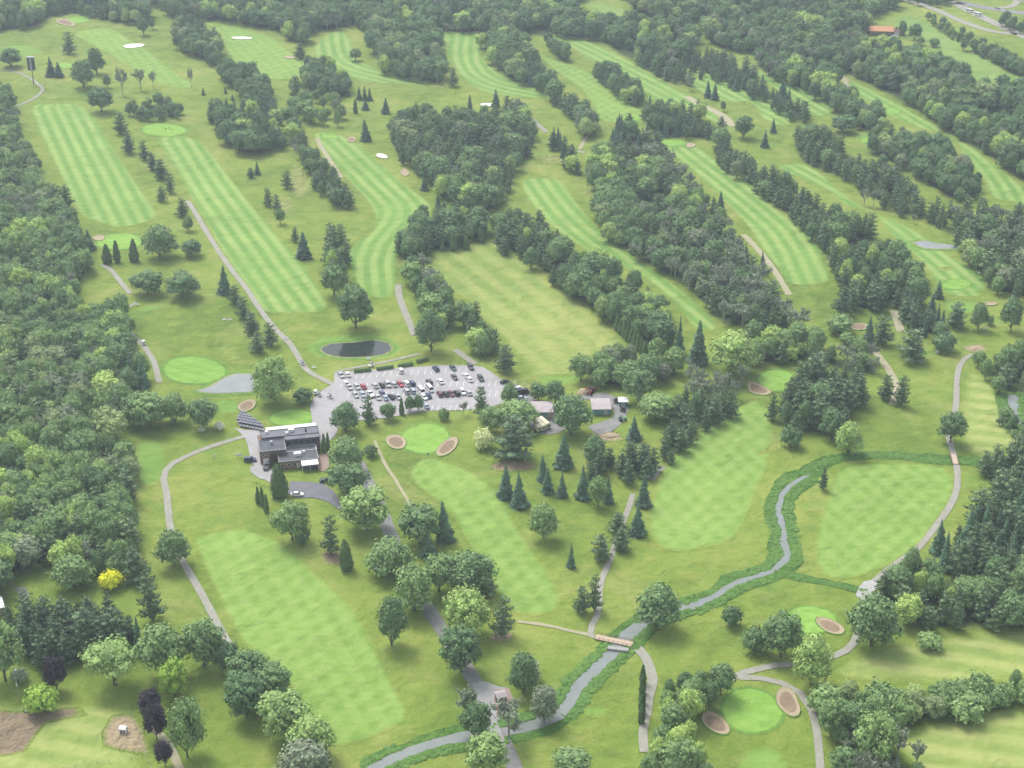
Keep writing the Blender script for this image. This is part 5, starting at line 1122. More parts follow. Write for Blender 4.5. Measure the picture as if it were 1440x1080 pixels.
CARS = [
 (480,529.5,'silver','sedan',G1,'silver car at the left end of the upper parking row'), (489,528.5,'white','sedan',G1,'white car second from left in the upper parking row'), (563.5,523.5,'white','suv',G1,'white sport utility car alone in front of the hedges'),
 (613,521,'navy blue','suv',G1,'navy blue car near the right of the upper parking row'), (637,519.5,'dark green','sedan',G1,'very dark green car between navy and grey cars in the upper row'), (662,518.5,'dark grey','suv',G1,'dark grey car at the right end of the upper parking row'),
 (487,541,'white','sedan',G2,'white car at the left end of the middle rows'), (491.5,546.5,'silver','sedan',G2,'silver car just below the white car at the left end'), (502,546,'silver','sedan',G2,'silver car left of the red car near the left end'), (511,545.5,'red','sedan',G2,'red car near the left end of the middle row'),
 (527.5,544.5,'silver','sedan',G2,'silver car left of the black car in the middle row'), (537,543.8,'black','sedan',G2,'black car in the middle row'), (545.5,543.2,'silver','suv',G2,'silver tall car right of the black car in the middle row'), (554,542.6,'silver','sedan',G2,'silver low car left of the second red car'), (563,542.2,'red','sedan',G2,'red car right of centre in the middle row'), (571.5,541.8,'white','suv',G2,'white car between a red and a navy car'), (579.5,541.3,'navy blue','suv',G2,'navy car at the right end of the left middle group'),
 (603.5,539.5,'dark grey','suv',G2,'large dark grey car alone right of the middle group'), (619.5,538.5,'white','sedan',G2,'white car alone right of the large dark grey car'), (639,532.5,'dark grey','sedan',G2,'small dark car above the gap of the right rows'), (655,530.5,'white','sedan',G2,'upper of two touching white cars at the right'), (660.5,535.5,'white','sedan',G2,'lower of two touching white cars at the right'), (676,534.5,'dark green','suv',G2,'dark green tall car right of the two white cars'),
 (500,557.5,'silver','sedan',G3,'silver car at the left end of the lower row'), (510,557,'pale blue','sedan',G3,'pale blue car second in the lower row'), (521,556.5,'white','pickup',G3,'white pickup truck in the lower row'), (531.5,561,'silver','sedan',G3,'silver car below the white pickup truck'), (538,556,'navy blue','sedan',G3,'navy blue car in the left half of the lower row'), (542,561.5,'pale blue','sedan',G3,'pale blue car below the navy blue one'),
 (550.5,560,'black','sedan',G3,'black car in the middle of the lower row'), (560,560.5,'silver','sedan',G3,'silver car right of the black car in the lower row'), (571.5,552.5,'silver','suv',G3,'silver tall car behind the trees of the lower row'), (580.5,552,'pale blue','suv',G3,'pale blue tall car behind the trees of the lower row'), (592.5,552.5,'white','van',G3,'white van in the middle of the lot'), (604.5,549.5,'white','van',G3,'white van right of the other white van'), (596.5,560.5,'white','sedan',G3,'white low car below the two white vans'), (602.5,558.5,'navy blue','sedan',G3,'navy car below the two white vans'),
 (618.5,556.5,'maroon','suv',G3,'leftmost maroon car of the right lower row'), (626.5,556.2,'black','sedan',G3,'first black car of the right lower row'), (634.5,555.8,'maroon','sedan',G3,'low maroon car of the right lower row'), (642.5,555.3,'black','suv',G3,'second black car of the right lower row'), (650.5,553.8,'white','suv',G3,'white car of the right lower row'), (659.5,554.6,'silver','sedan',G3,'silver car at the right end of the right lower row'),
 (599,573,'pale blue','sedan','cars at the bottom edge of the lot','pale blue car alone at the bottom edge of the lot')]
for x, y, c, k, g, l in CARS: car(x, y, c, k, 112 + rnd.uniform(-3, 3) + (180 if rnd.random() < .3 else 0), l, g)
g = 'cars by the service yard'
car(711,539.5,'black','sedan',10,'black car at the right tip of the parking lot', g); car(725,546.5,'dark grey','sedan',-20,'dark car half under the trees right of the lot', g); car(736,554,'black','van',12,'long black van beside the first shed', g); car(727,551,'white','van',15,'white van behind the long black van', g); car(733,562,'pale blue','sedan',5,'pale car below the long black van', g)
g = 'cars around the clubhouse'
car(352,649,'navy blue','suv',5,'navy blue car at the left wall of the clubhouse', g); car(377,658,'dark grey','pickup',75,'dark pickup truck at the clubhouse corner', g); car(458,677.5,'dark green','sedan',15,'dark green car on the upper right of the lower parking lot', g); car(418,697.5,'white','sedan',3,'white car beside the egg-shaped cedar', g)
g = 'cars on the far road'
car(1364,17.5,'white','van',-45,'left white van driving on the far road', g, 'van', 'van'); car(1376,22.5,'white','van',-45,'right white van driving on the far road', g, 'van', 'van'); car(1258,53,'white','sedan',0,'white car in front of the orange-roofed house', g)

# golf carts
gb = MB(); gb.prism([(-1.15,.35),(-1.15,.75),(-.35,.8),(-.3,.42),(.35,.40),(.55,.85),(1.0,.72),(1.15,.4)], -.55, .55)
GB_ = gb.mesh('cart_body', [PM['white']])
gs = MB(); gs.box(-.55,-.02,-.5,.5,.8,.92); gs.box(-.62,-.5,-.5,.5,.92,1.3); GS_ = gs.mesh('cart_seat', [paint('seat_vinyl', (.1,.1,.1), .6)])
gr_ = MB(); loft(gr_, [[(-.95,-.58,1.82),(-.95,.58,1.82),(.7,.58,1.82),(.7,-.58,1.82)],[(-.85,-.5,1.9),(-.85,.5,1.9),(.6,.5,1.9),(.6,-.5,1.9)]]); DK = paint('cart_roof', (.15,.155,.19), .5); GR_ = gr_.mesh('cart_roof', [DK])
gp_ = MB()
for sx, tx in ((-.9,-.8),(.62,.55)):
    for sy in (-.5,.5): gp_.tube((sx,sy,.75),(tx,sy,1.84),.025,.025,4)
GP_ = gp_.mesh('cart_posts', [PM['dark grey']]); gw = MB(); gw.tube((0,-.08,0),(0,.08,0),.22,.22,10); GW_ = gw.mesh('cart_wheel', [TYRE])
def cart(p, a, label, group, white=False):
    e = empty('golf_cart', (p.x, p.y, 0.2), R(a)); obj('body', GB_, e); obj('seat', GS_, e); r_ = obj('roof', GR_, e); obj('roof_posts', GP_, e)
    if white: r_.material_slots[0].link = 'OBJECT'; r_.material_slots[0].material = PM['white']
    for sx in (-.75,.75):
        for sy in (-.5,.5): obj('wheel', GW_, e, (sx,sy,.22))
    return tag(e, label, 'golf cart', group)
c0 = at(338.5, 599); c1 = at(369, 605); dr = (c1 - c0); ln = dr.length; dr.normalize(); bk = Vector((-.42, .91, 0))
cnt = [2, 3, 4, 5, 5, 4, 3, 2]; rowname = ['front', 'second', 'third', 'fourth', 'back']; colname = ['leftmost', 'second', 'third', 'fourth', 'fifth', 'sixth', 'seventh', 'rightmost']
for i in range(8):
    for j in range(cnt[i]):
        cart(c0 + dr * (ln * i / 7) + bk * (j * 2.65), -68, 'golf cart in the %s row, %s file of the parked block left of the clubhouse' % (rowname[j], colname[i]), 'golf carts parked in a block by the clubhouse', False)
cart(at(425,513), 130, 'golf cart with dark roof driving on the long path', 'golf carts out on the course'); cart(at(522,516), 190, 'golf cart on the path in front of the hedges', 'golf carts out on the course'); cart(at(202,485), 120, 'golf cart on the left path beside the dark pines', 'golf carts out on the course', True)
cart(at(449,557), 100, 'golf cart at the top of the access road', 'golf carts out on the course'); cart(at(444,555), 60, 'white-roofed golf cart at the top of the access road', 'golf carts out on the course', True); cart(at(464,560), 130, 'golf cart in the middle of the access road', 'golf carts out on the course')

# ------------------------------------------------------------------ buildings
def bmat(name, a, b_, sc=1.0, rough=0.85): return speckle(name, a, b_, sc, rough)
ROOFG = bmat('grey_roof_membrane', (.13,.135,.15), (.21,.215,.24), .4); ROOFD = bmat('darker_roof_felt', (.075,.08,.09), (.14,.145,.16), .4); BRK = bmat('brown_brick', (.16,.105,.075), (.25,.17,.125), 2.5); WHT = paint('white_trim', (.72,.72,.72), .6); BLK = bmat('charcoal_cladding', (.07,.07,.075), (.12,.12,.125), 2.0); PINKR = bmat('pinkish_metal_roof', (.34,.30,.305), (.46,.41,.415), .6); TEAL = bmat('teal_siding', (.11,.24,.25), (.17,.32,.32), 1.0); TAN = bmat('tan_siding', (.36,.31,.24), (.46,.40,.32), 1.0); ORG = bmat('orange_roof', (.52,.26,.14), (.66,.36,.20), .8); STL = paint('galvanised_steel', (.42,.43,.44), .5)
GREYF = bmat('grey_fascia', (.28,.28,.29), (.36,.36,.37), 1.0)
def part(name, parent, build, mats, **kw):
    m = MB(); build(m); o = obj(name, m.mesh(name, mats), parent); 
    if kw.get('label'): o['label'] = kw['label']
    return o
def window(parent, x, y, z, w, h, face, frame=None):
    # face: 'y' looks to -y, 'x' looks to -x
    m = MB(); g_ = MB(); t = .09
    if face == 'y':
        for a in ((x-w/2, x+w/2, z-h/2, z-h/2+t), (x-w/2, x+w/2, z+h/2-t, z+h/2), (x-w/2, x-w/2+t, z-h/2+t, z+h/2-t), (x+w/2-t, x+w/2, z-h/2+t, z+h/2-t)): m.box(a[0], a[1], y-.08, y+.02, a[2], a[3])
        g_.box(x-w/2+t, x+w/2-t, y-.04, y+.01, z-h/2+t, z+h/2-t)
    else:
        for a in ((y-w/2, y+w/2, z-h/2, z-h/2+t), (y-w/2, y+w/2, z+h/2-t, z+h/2), (y-w/2, y-w/2+t, z-h/2+t, z+h/2-t), (y+w/2-t, y+w/2, z-h/2+t, z+h/2-t)): m.box(x-.08, x+.02, a[0], a[1], a[2], a[3])
        g_.box(x-.04, x+.01, y-w/2+t, y+w/2-t, z-h/2+t, z+h/2-t)
    f = obj('window', m.mesh('window', [frame or WHT]), parent); obj('pane', g_.mesh('pane', [GLASS]), f); return f
def flat_roof(m, x0, x1, y0, y1, z, lip=.22, ov=.15):
    m.box(x0-ov, x1+ov, y0-ov, y1+ov, z, z+.16, 0)
    e = .25
    for a in ((x0-ov, x1+ov, y0-ov, y0-ov+e), (x0-ov, x1+ov, y1+ov-e, y1+ov), (x0-ov, x0-ov+e, y0-ov+e, y1+ov-e), (x1+ov-e, x1+ov, y0-ov+e, y1+ov-e)): m.box(*a, z+.16, z+.16+lip, 1)
p0 = at(367, 654); club = empty('clubhouse', (p0.x, p0.y, .2), R(12)); tag(club, 'brown brick clubhouse with flat grey roofs and a white rear canopy', 'clubhouse')
def w_(m): m.box(0, 3.6, 0, 13, 0, 5.2); m.box(3.6, 9.4, 1.6, 13, 0, 5.2)
part('wall', club, w_, [BRK], label='brown brick walls of the taller left block')
part('wall', club, lambda m: (m.box(9.4, 22.4, 5.6, 14, 0, 3.2, 0), m.box(9.4, 22.4, 5.6, 14, 3.2, 5.9, 1)), [BRK, BLK], label='charcoal clad walls of the rear block')
part('wall', club, lambda m: (m.box(6.4, 20.6, -5.4, 1.6, 0, 3.0), m.box(9.4, 20.6, 1.6, 5.6, 0, 3.0)), [BRK], label='brown brick walls of the low front wing')
rf = part('roof', club, lambda m: flat_roof(m, 0, 9.4, -.2, 8.4, 5.2), [ROOFD, GREYF], label='dark flat roof of the left block')
rf3 = part('roof', club, lambda m: flat_roof(m, 1.2, 22.4, 8.7, 14, 5.9), [ROOFG, BLK], label='large grey flat roof of the rear block')
part('roof', club, lambda m: flat_roof(m, 9.75, 22.4, 5.6, 8.5, 5.9, .12), [ROOFG, BLK])
rf2 = part('roof', club, lambda m: flat_roof(m, 6.4, 20.6, -5.4, 1.3, 3.0), [ROOFD, GREYF], label='low grey flat roof of the front wing')
part('roof', club, lambda m: flat_roof(m, 9.75, 20.6, 1.65, 5.3, 3.0, .1), [ROOFD, WHT])
part('canopy', club, lambda m: (m.box(3.5, 22.4, 14.3, 20.3, 4.0, 4.25), [m.tube((x, 20, 0), (x, 20, 4), .1, .1, 6) for x in (4, 9, 14, 18, 22)]), [WHT], label='long white canopy behind the building')
part('awning', club, lambda m: (m.add([(14.2,-8.6,2.5),(20.4,-8.6,2.5),(20.4,-5.6,3.0),(14.2,-5.6,3.0),(14.2,-8.6,2.62),(20.4,-8.6,2.62),(20.4,-5.6,3.12),(14.2,-5.6,3.12)], [(0,3,2,1),(4,5,6,7),(0,1,5,4),(1,2,6,5),(2,3,7,6),(3,0,4,7)]), [m.tube((x,-8.4,0),(x,-8.4,2.5),.09,.09,6) for x in (14.4,17.3,20.2)]), [WHT], label='white awning over the dark porch')
part('porch_dark_panel', club, lambda m: m.box(14.8, 20.2, -8.0, -7.9, 0.1, 2.1), [BLK])  # charcoal panel put in for the darkness of the porch under the awning
part('balcony', club, lambda m: (m.box(9.45, 20.5, 5.3, 5.5, 3.2, 3.3), [m.tube((9.6+i*1.36, 5.4, 3.2), (9.6+i*1.36, 5.4, 4.0), .03, .03, 4) for i in range(9)], m.box(9.45, 20.5, 5.38, 5.44, 4.0, 4.06)), [STL])
for i in range(5): window(club, 11 + i * 2.3, 5.6, 4.6, 1.9, 1.7, 'y', BLK)
for i in range(3): window(club, 7.6 + i * 2.2, -5.4, 1.7, 1.2, 1.3, 'y')
for x in (1.1, 2.6): window(club, x, 0, 3.9, .9, 1.0, 'y')
for x in (4.8, 6.6, 8.2): window(club, x, 1.6, 4.2, 1.1, 1.1, 'y')
for i in range(4): window(club, 0, 2 + i * 3, 3.6, 1.4, 1.2, 'x')
d_ = part('door', club, lambda m: m.box(12.6, 13.8, -5.47, -5.38, 0.05, 2.2), [paint('cream_door', (.5,.45,.34), .6)]); part('handle', d_, lambda m: m.box(13.55, 13.62, -5.53, -5.47, 1.0, 1.2), [STL])
d_ = part('door', club, lambda m: m.box(0.9, 3.0, -.07, .01, 0.05, 2.4), [WHT], label='white garage door in the left block'); part('handle', d_, lambda m: m.box(1.85, 2.05, -.11, -.07, .8, .86), [STL])
for x, y, z, a, b_, c, mt, l in ((12.5,11.8,6.06,2.2,1.3,1.1,WHT,'white air unit on the rear roof'), (10.8,10.2,6.06,1.0,1.0,.8,WHT,'small white air unit on the rear roof'), (17.8,10.8,6.06,.6,.6,1.3,BLK,'black vent on the rear roof'), (13.4,-1.6,3.16,2.6,1.7,1.2,WHT,'large white air unit on the low roof'), (15.8,-.2,3.16,.9,.9,.9,WHT,'white duct on the low roof')):
    part('roof_unit', {6.06: rf3, 3.16: rf2}[z], lambda m: (m.box(x-a/2, x+a/2, y-b_/2, y+b_/2, z, z+c), m.tube((x, y, z+c), (x, y, z+c+.15), min(a, b_)*.35, min(a, b_)*.35, 10)), [mt], label=l)
part('chimney', rf, lambda m: m.box(4.1, 5.0, 4.6, 5.5, 5.36, 6.6), [STL])
part('kitchen_duct', club, lambda m: (m.tube((3.4, 13.2, 5.9), (3.4, 16.5, 4.8), .4, .4, 8), m.box(2.9, 3.9, 11.6, 13.0, 6.06, 7.1)), [WHT])
def gable(m, x0, x1, y0, y1, z, rise, t=.14, ov=.4, axis='x', mi=0):
    a0, a1, b0, b1 = (x0-ov, x1+ov, y0-ov, y1+ov)
    if axis == 'x':
        c = (b0+b1)/2
        for s0, s1 in (((b0, z), (c, z+rise)), ((c, z+rise), (b1, z))):
            m.add([(a0,s0[0],s0[1]),(a1,s0[0],s0[1]),(a1,s1[0],s1[1]),(a0,s1[0],s1[1]),(a0,s0[0],s0[1]+t),(a1,s0[0],s0[1]+t),(a1,s1[0],s1[1]+t),(a0,s1[0],s1[1]+t)], [(0,3,2,1),(4,5,6,7),(0,1,5,4),(1,2,6,5),(2,3,7,6),(3,0,4,7)], mi)
def gabled_walls(m, x0, x1, y0, y1, h, rise, mi=0):
    c = (y0+y1)/2; n = [(y0,0),(y1,0),(y1,h),(c,h+rise*.93),(y0,h)]
    m.add([(x0,a,b) for a,b in n]+[(x1,a,b) for a,b in n], [(4,3,2,1,0),(5,6,7,8,9)]+[(i,(i+1)%5,5+(i+1)%5,5+i) for i in range(5)], mi)
# machine sheds
def shed(px, py, rz, w, d, h, rise, roofm, wallm, label, doors):
    p = at(px, py); e = empty('machine_shed', (p.x, p.y, .16), R(rz)); tag(e, label, 'shed', 'maintenance sheds')
    part('wall', e, lambda m: gabled_walls(m, 0, w, 0, d, h, rise), [wallm]); part('roof', e, lambda m: gable(m, 0, w, 0, d, h, rise), [roofm])
    for a, b_, z in doors:
        dd = part('door', e, lambda m: m.box(a, b_, -.07, .01, .05, z), [TEAL if wallm is not TEAL else STL]); part('handle', dd, lambda m: m.box(b_-.3, b_-.2, -.12, -.07, 1.0, 1.2), [STL])
    window(e, 0, d/2, 1.9, 1.2, .9, 'x'); return e
shed(748.5, 590, 2, 7.8, 8.5, 3.0, .5, PINKR, TAN, 'grey-roofed shed with a wide blue-green front door', [(1.0, 5.6, 2.8)])
shed(833.5, 584.5, 2, 6.8, 8.5, 2.6, .5, PINKR, TEAL, 'shed with pinkish roof and teal walls beside the service lane', [(4.3, 5.7, 2.1)])
shed(870.5, 572.5, -3, 3.2, 3.6, 2.2, .25, WHT, TEAL, 'small teal hut with a flat white roof at the lane end', [(.9, 2.2, 1.9)])
# orange-roofed house far right
p = at(1222, 50); e = empty('long_house', (p.x, p.y, .1), R(-6)); tag(e, 'long low house with an orange roof beside the far pasture', 'house')
part('wall', e, lambda m: (gabled_walls(m, 0, 16, 0, 9, 3.0, 2.4), gabled_walls(m, 16, 24, 1.5, 8, 2.6, 1.5)), [BRK]); part('roof', e, lambda m: gable(m, 0, 15.9, 0, 9, 3.0, 2.4), [ORG]); r2 = part('roof', e, lambda m: gable(m, 16.5, 24, 1.5, 8, 2.6, 1.5, ov=.3), [BRK], label='brown roof of the low wing'); part('chimney', r2, lambda m: m.box(18, 18.8, 4.3, 5.1, 3.6, 5.4), [BRK])
for x in (2, 5, 8, 11, 14): window(e, x, 0, 1.7, 1.6, 1.2, 'y')
d_ = part('door', e, lambda m: m.box(17, 20.5, 1.42, 1.51, .05, 2.3), [WHT]); part('handle', d_, lambda m: m.box(18.6, 18.9, 1.37, 1.42, .8, .88), [STL])
# pink-roofed hut by the lower bridge
p = at(704, 986); e = empty('starter_hut', (p.x, p.y, .2), R(20)); tag(e, 'small wooden hut with a pinkish roof beside the driveway bridge', 'hut')
part('wall', e, lambda m: gabled_walls(m, -1.3, 1.3, -1.3, 1.3, 2.2, .7), [BRK]); part('roof', e, lambda m: gable(m, -1.3, 1.3, -1.3, 1.3, 2.2, .7), [PINKR]); window(e, 0, -1.3, 1.4, .9, .7, 'y'); dd = part('door', e, lambda m: m.box(-1.37, -1.29, -.4, .4, .05, 1.9), [BLK]); part('handle', dd, lambda m: m.box(-1.42, -1.37, .2, .3, 1, 1.05), [STL])
# white roofed house cut by the left edge, grey roof behind the grove
p = at(-12, 862); e = empty('white_house', (p.x, p.y, .1), R(25)); tag(e, 'house with a white striped roof cut by the left edge', 'house')
part('wall', e, lambda m: gabled_walls(m, -6, 3.6, -3, 3, 3.0, 1.3), [TAN]); part('roof', e, lambda m: gable(m, -6, 3.6, -3, 3, 3.0, 1.3), [WHT]); window(e, 1, -3, 1.7, 1.2, 1.0, 'y'); window(e, -2, -3, 1.7, 1.2, 1.0, 'y')
sheet('driveway', [(20,827),(36,826),(40,836),(38,846),(28,846),(26,834)], .17, M['drive']); sheet('yard_grass', [(-20,815),(30,802),(85,800),(82,820),(76,848),(45,850),(0,840),(-20,845)], .06, M['rough'])
p = at(174, 1030); e = empty('small_shed', (p.x, p.y, .1), R(-12)); tag(e, 'small white animal shelter on the tan dirt patch', 'shelter')
part('wall', e, lambda m: (m.box(-.95, .95, .5, .8, 0, 1.5), m.box(-.95, -.75, -.8, .5, 0, 1.5), m.box(.75, .95, -.8, .5, 0, 1.5), m.box(-.1, .1, -.8, .5, 0, 1.4)), [WHT]); part('roof', e, lambda m: gable(m, -.95, .95, -.8, .8, 1.5, .45, ov=.12), [WHT])
p = at(37, 1001); e = empty('water_trough', (p.x, p.y, .1), R(5)); tag(e, 'small white trough at the corner of the brown soil patch', 'trough')
part('tub', e, lambda m: (m.box(-.7, .7, -.35, -.27, .15, .6), m.box(-.7, .7, .27, .35, .15, .6), m.box(-.7, -.62, -.27, .27, .15, .6), m.box(.62, .7, -.27, .27, .15, .6), m.box(-.62, .62, -.27, .27, .15, .22)), [WHT])
for sx in (-.6, .6): part('leg', e, lambda m: m.box(sx-.06, sx+.06, -.3, .3, 0, .15), [STL])

# cream trailers below the first shed
TW = MB(); TW.tube((0,-.12,0),(0,.12,0),.4,.4,12); TWm = TW.mesh('trailer_wheel', [TYRE])
def trailer(px, py, L, lab):
    p = at(px, py); e = empty('trailer', (p.x, p.y, .17), R(118)); tag(e, lab, 'trailer', 'cream trailers by the first shed')
    def body(m):
        pr = [(-.98,.5),(-1.05,1.2),(-1.02,2.3),(-.7,2.62),(0,2.72),(.7,2.62),(1.02,2.3),(1.05,1.2),(.98,.5)]
        loft(m, [[(x, y*k, z*kz + (1-kz)*1.2) for y, z in pr] for x, k, kz in ((0,.82,.82),(.25,1,1),(L-.25,1,1),(L,.85,.85))])
    part('body', e, body, [PM['cream']]); part('window', e, lambda m: (m.box(-.03, .05, -.65, -.08, 1.2, 1.95), m.box(-.03, .05, .08, .65, 1.2, 1.95)), [GLASS]); part('hitch', e, lambda m: (m.tube((L,-.5,.55),(L+1,0,.5),.05,.05,5), m.tube((L,.5,.55),(L+1,0,.5),.05,.05,5)), [STL])
    for x in (L*.42, L*.55):
        for s in (-.9, .9): obj('wheel', TWm, e, (x, s, .4))
trailer(765.5, 607.5, 7.6, 'left of two long cream trailers below the first shed'); trailer(771.5, 604.5, 6.8, 'right of two long cream trailers below the first shed'); trailer(759, 609, 2.8, 'short cream trailer left of the two long ones')
# yard machines
def machine(px, py, rz, col, label, nm='tractor'):
    p = at(px, py); e = empty(nm, (p.x, p.y, .17), R(rz)); tag(e, label, nm, 'machines in the maintenance yard')
    part('body', e, lambda m: (m.box(.1, 1.7, -.4, .4, .7, 1.3), m.box(-1.1, .1, -.5, .5, .6, .95)), [PM[col]]); part('cab', e, lambda m: (m.box(-1.0, .0, -.55, .55, 2.0, 2.12), [m.tube((a, b_, .9), (a, b_, 2.0), .04, .04, 4) for a in (-.95, -.05) for b_ in (-.5, .5)]), [PM['dark grey']]); part('seat', e, lambda m: m.box(-.8, -.35, -.25, .25, .95, 1.15), [TYRE])
    for x, s, r in ((-.7,-.75,.62),(-.7,.75,.62),(1.25,-.65,.4),(1.25,.65,.4)):
        part('wheel', e, lambda m: m.tube((x, s-.14, r), (x, s+.14, r), r, r, 12), [TYRE])
machine(830, 555, 70, 'red', 'red tractor right of the round pile in the yard'); machine(834, 551, 40, 'maroon', 'dark red tractor behind the other red one'); machine(828, 550.5, 200, 'red', 'red tractor touching the round pile'); machine(876, 578, 80, 'dark green', 'dark green tractor below the small teal hut'); machine(866, 566, 90, 'black', 'dark tractor left of the small teal hut'); machine(875, 592, 10, 'green', 'green mower at the end of the service lane')
rnd.seed(11); p = at(820, 553); e = empty('soil_pile', (p.x, p.y, .1)); 
def pile(m):
    n = 16; rg = [(2.6,0),(2.2,.6),(1.6,1.2),(.9,1.7)]; vs = []
    for r, z in rg: vs += [(r*rnd.uniform(.85,1.1)*math.cos(6.283*i/n), r*rnd.uniform(.85,1.1)*math.sin(6.283*i/n), z+rnd.uniform(-.05,.1)*(z>0)) for i in range(n)]
    vs.append((0,0,1.95)); m.add(vs, [(k*n+i, k*n+(i+1)%n, (k+1)*n+(i+1)%n, (k+1)*n+i) for k in range(3) for i in range(n)]+[(3*n+i, 3*n+(i+1)%n, 4*n) for i in range(n)])
bpy.data.objects.remove(e); m = MB(); pile(m); tag(obj('sand_pile', m.mesh('sand_pile', [M['tansoil']]), None, (p.x, p.y, .14)), 'round pile of tan sand at the back of the yard', 'sand pile')
p = at(858, 613); m = MB(); rnd.seed(12); pile(m); o = tag(obj('sand_pile', m.mesh('sand_pile', [M['sand']]), None, (p.x, p.y, .14)), 'low pale sand heap on the bend of the service lane', 'sand pile'); o.scale = (1.6, .7, .4)

# hedges by the lot
def hedge(px0, py0, px1, py1, label):
    a, b_ = at(px0, py0), at(px1, py1); L = (b_ - a).length; d = (b_ - a).normalized(); m = MB(); m.box(.1, L-.1, -.55, .55, 0, 1.3)
    for _ in range(int(L * 60)):
        s = rnd.random(); x = rnd.uniform(0, L)
        if s < .4: card(m, Vector((x, rnd.uniform(-.6, .6), 1.36)), Vector((0, 0, 1)) + rdir()*.5, rnd.uniform(.2, .4))
        else: sg = rnd.choice((-1, 1)); card(m, Vector((x, sg*.6, rnd.uniform(.1, 1.35))), Vector((0, sg, .4)) + rdir()*.4, rnd.uniform(.2, .4))
    o = obj('hedge', m.mesh('hedge', [M['leafC']]), None, (a.x, a.y, .1), math.atan2(d.y, d.x)); o['tint'] = .25; tag(o, label, 'hedge', 'clipped hedges above the parking lot')
hedge(497.5,524.5,522,522,'leftmost clipped hedge above the parking lot'); hedge(529.5,521.5,553.5,518,'second clipped hedge from the left above the lot'); hedge(560,517.5,580.5,513.5,'third clipped hedge from the left above the lot'); hedge(586,511,602,506.5,'rightmost clipped hedge above the parking lot')

# bridges
def bridge(pa, pb, w, label, deckm, rail=True, z=.35):
    a, b_ = at(*pa), at(*pb); L = (b_ - a).length; d = (b_ - a).normalized(); e = empty('footbridge', (a.x, a.y, z), math.atan2(d.y, d.x)); tag(e, label, 'bridge')
    part('deck', e, lambda m: [m.box(i*.3, i*.3+.28, -w/2, w/2, .0, .09) for i in range(int(L/.3))], [deckm])
    for s in (-w/2+.1, w/2-.1): part('beam', e, lambda m: m.box(0, L, s-.1, s+.1, -.34, -.004), [BRK])
    if rail:
        for s in (-w/2-.05, w/2+.05):
            rr = part('railing', e, lambda m: (m.box(0, L, s-.04, s+.04, .85, .93), m.box(0, L, s-.03, s+.03, .45, .51), [m.box(i*L/8-.05, i*L/8+.05, s-.05, s+.05, -.1, .85) for i in range(9)]), [BRK])
PLK = bmat('weathered_planks', (.46,.36,.26), (.62,.50,.38), 1.5)
bridge((838,896.5), (890,907.5), 2.6, 'wooden cart bridge with railings over the creek', PLK)
bridge((1340,640), (1343.5,654), 2.2, 'short wooden cart bridge over the right ditch', PLK)
bridge((686,1014), (700,1046), 4.6, 'driveway bridge over the creek at the bottom', M['concrete'], False, .3)
p = at(869, 914); m = MB(); m.box(-3.2, 3.2, -.9, .9, -.1, .45); m.box(-3.4, 3.4, -1.05, -.9, -.1, .7); tag(obj('weir', m.mesh('weir', [M['concrete']]), None, (p.x, p.y, .15), R(-12)), 'grey concrete weir in the creek below the cart bridge', 'weir')

# poles, signs, fence
p = at(47.5, 119); e = empty('tall_pole', (p.x, p.y, 0)); tag(e, 'very tall pole with a dark rectangular panel near the top left', 'pole')
part('pole', e, lambda m: m.tube((0,0,-.3), (0,0,17.5), .32, .22, 10), [BRK]); pn = part('panel', e, lambda m: (m.box(-2.1, 2.1, -.9, .9, 9.5, 17.3)), [BLK], label='dark tall panel on the pole'); part('frame', pn, lambda m: (m.box(-2.3, 2.3, -1.0, 1.0, 17.3, 17.7), m.box(-2.3, 2.3, -1.0, 1.0, 9.1, 9.5), m.box(-.5, .5, -.98, -.9, 9.6, 17.2)), [STL])
p = at(26, 977); e = empty('lamp_pole', (p.x, p.y, 0)); tag(e, 'thin utility pole with a white lamp beside the yard', 'lamp pole')
part('pole', e, lambda m: m.tube((0,0,-.3), (0,0,9.4), .13, .09, 8), [M['greybark']]); part('lamp', e, lambda m: (m.tube((0,0,9.1), (.5,-.3,9.3), .04, .04, 5), m.tube((.5,-.3,9.35), (.5,-.3,9.1), .12, .3, 10)), [WHT]); part('transformer', e, lambda m: m.tube((.0,-.32,3.4), (.0,-.32,4.2), .22, .22, 10), [WHT])
def fence(p_, label, n):
    a, b_ = at(*p_[0]), at(*p_[1]); L = (b_ - a).length; d = (b_ - a).normalized(); e = empty('wire_fence', (a.x, a.y, 0), math.atan2(d.y, d.x)); tag(e, label, 'fence')
    for i in range(n): part('post', e, lambda m: m.tube((i*L/(n-1),0,-.2), (i*L/(n-1),0,1.25), .06, .06, 6), [M['greybark']])
    part('wire', e, lambda m: [m.tube((0,0,z), (L,0,z), .012, .012, 3) for z in (.4,.8,1.15)], [STL])
fence([(180,993), (213,1085)], 'wire fence between the yard and the purple trees', 9); fence([(75,1084), (200,1066)], 'wire fence across the bottom of the yard', 9)
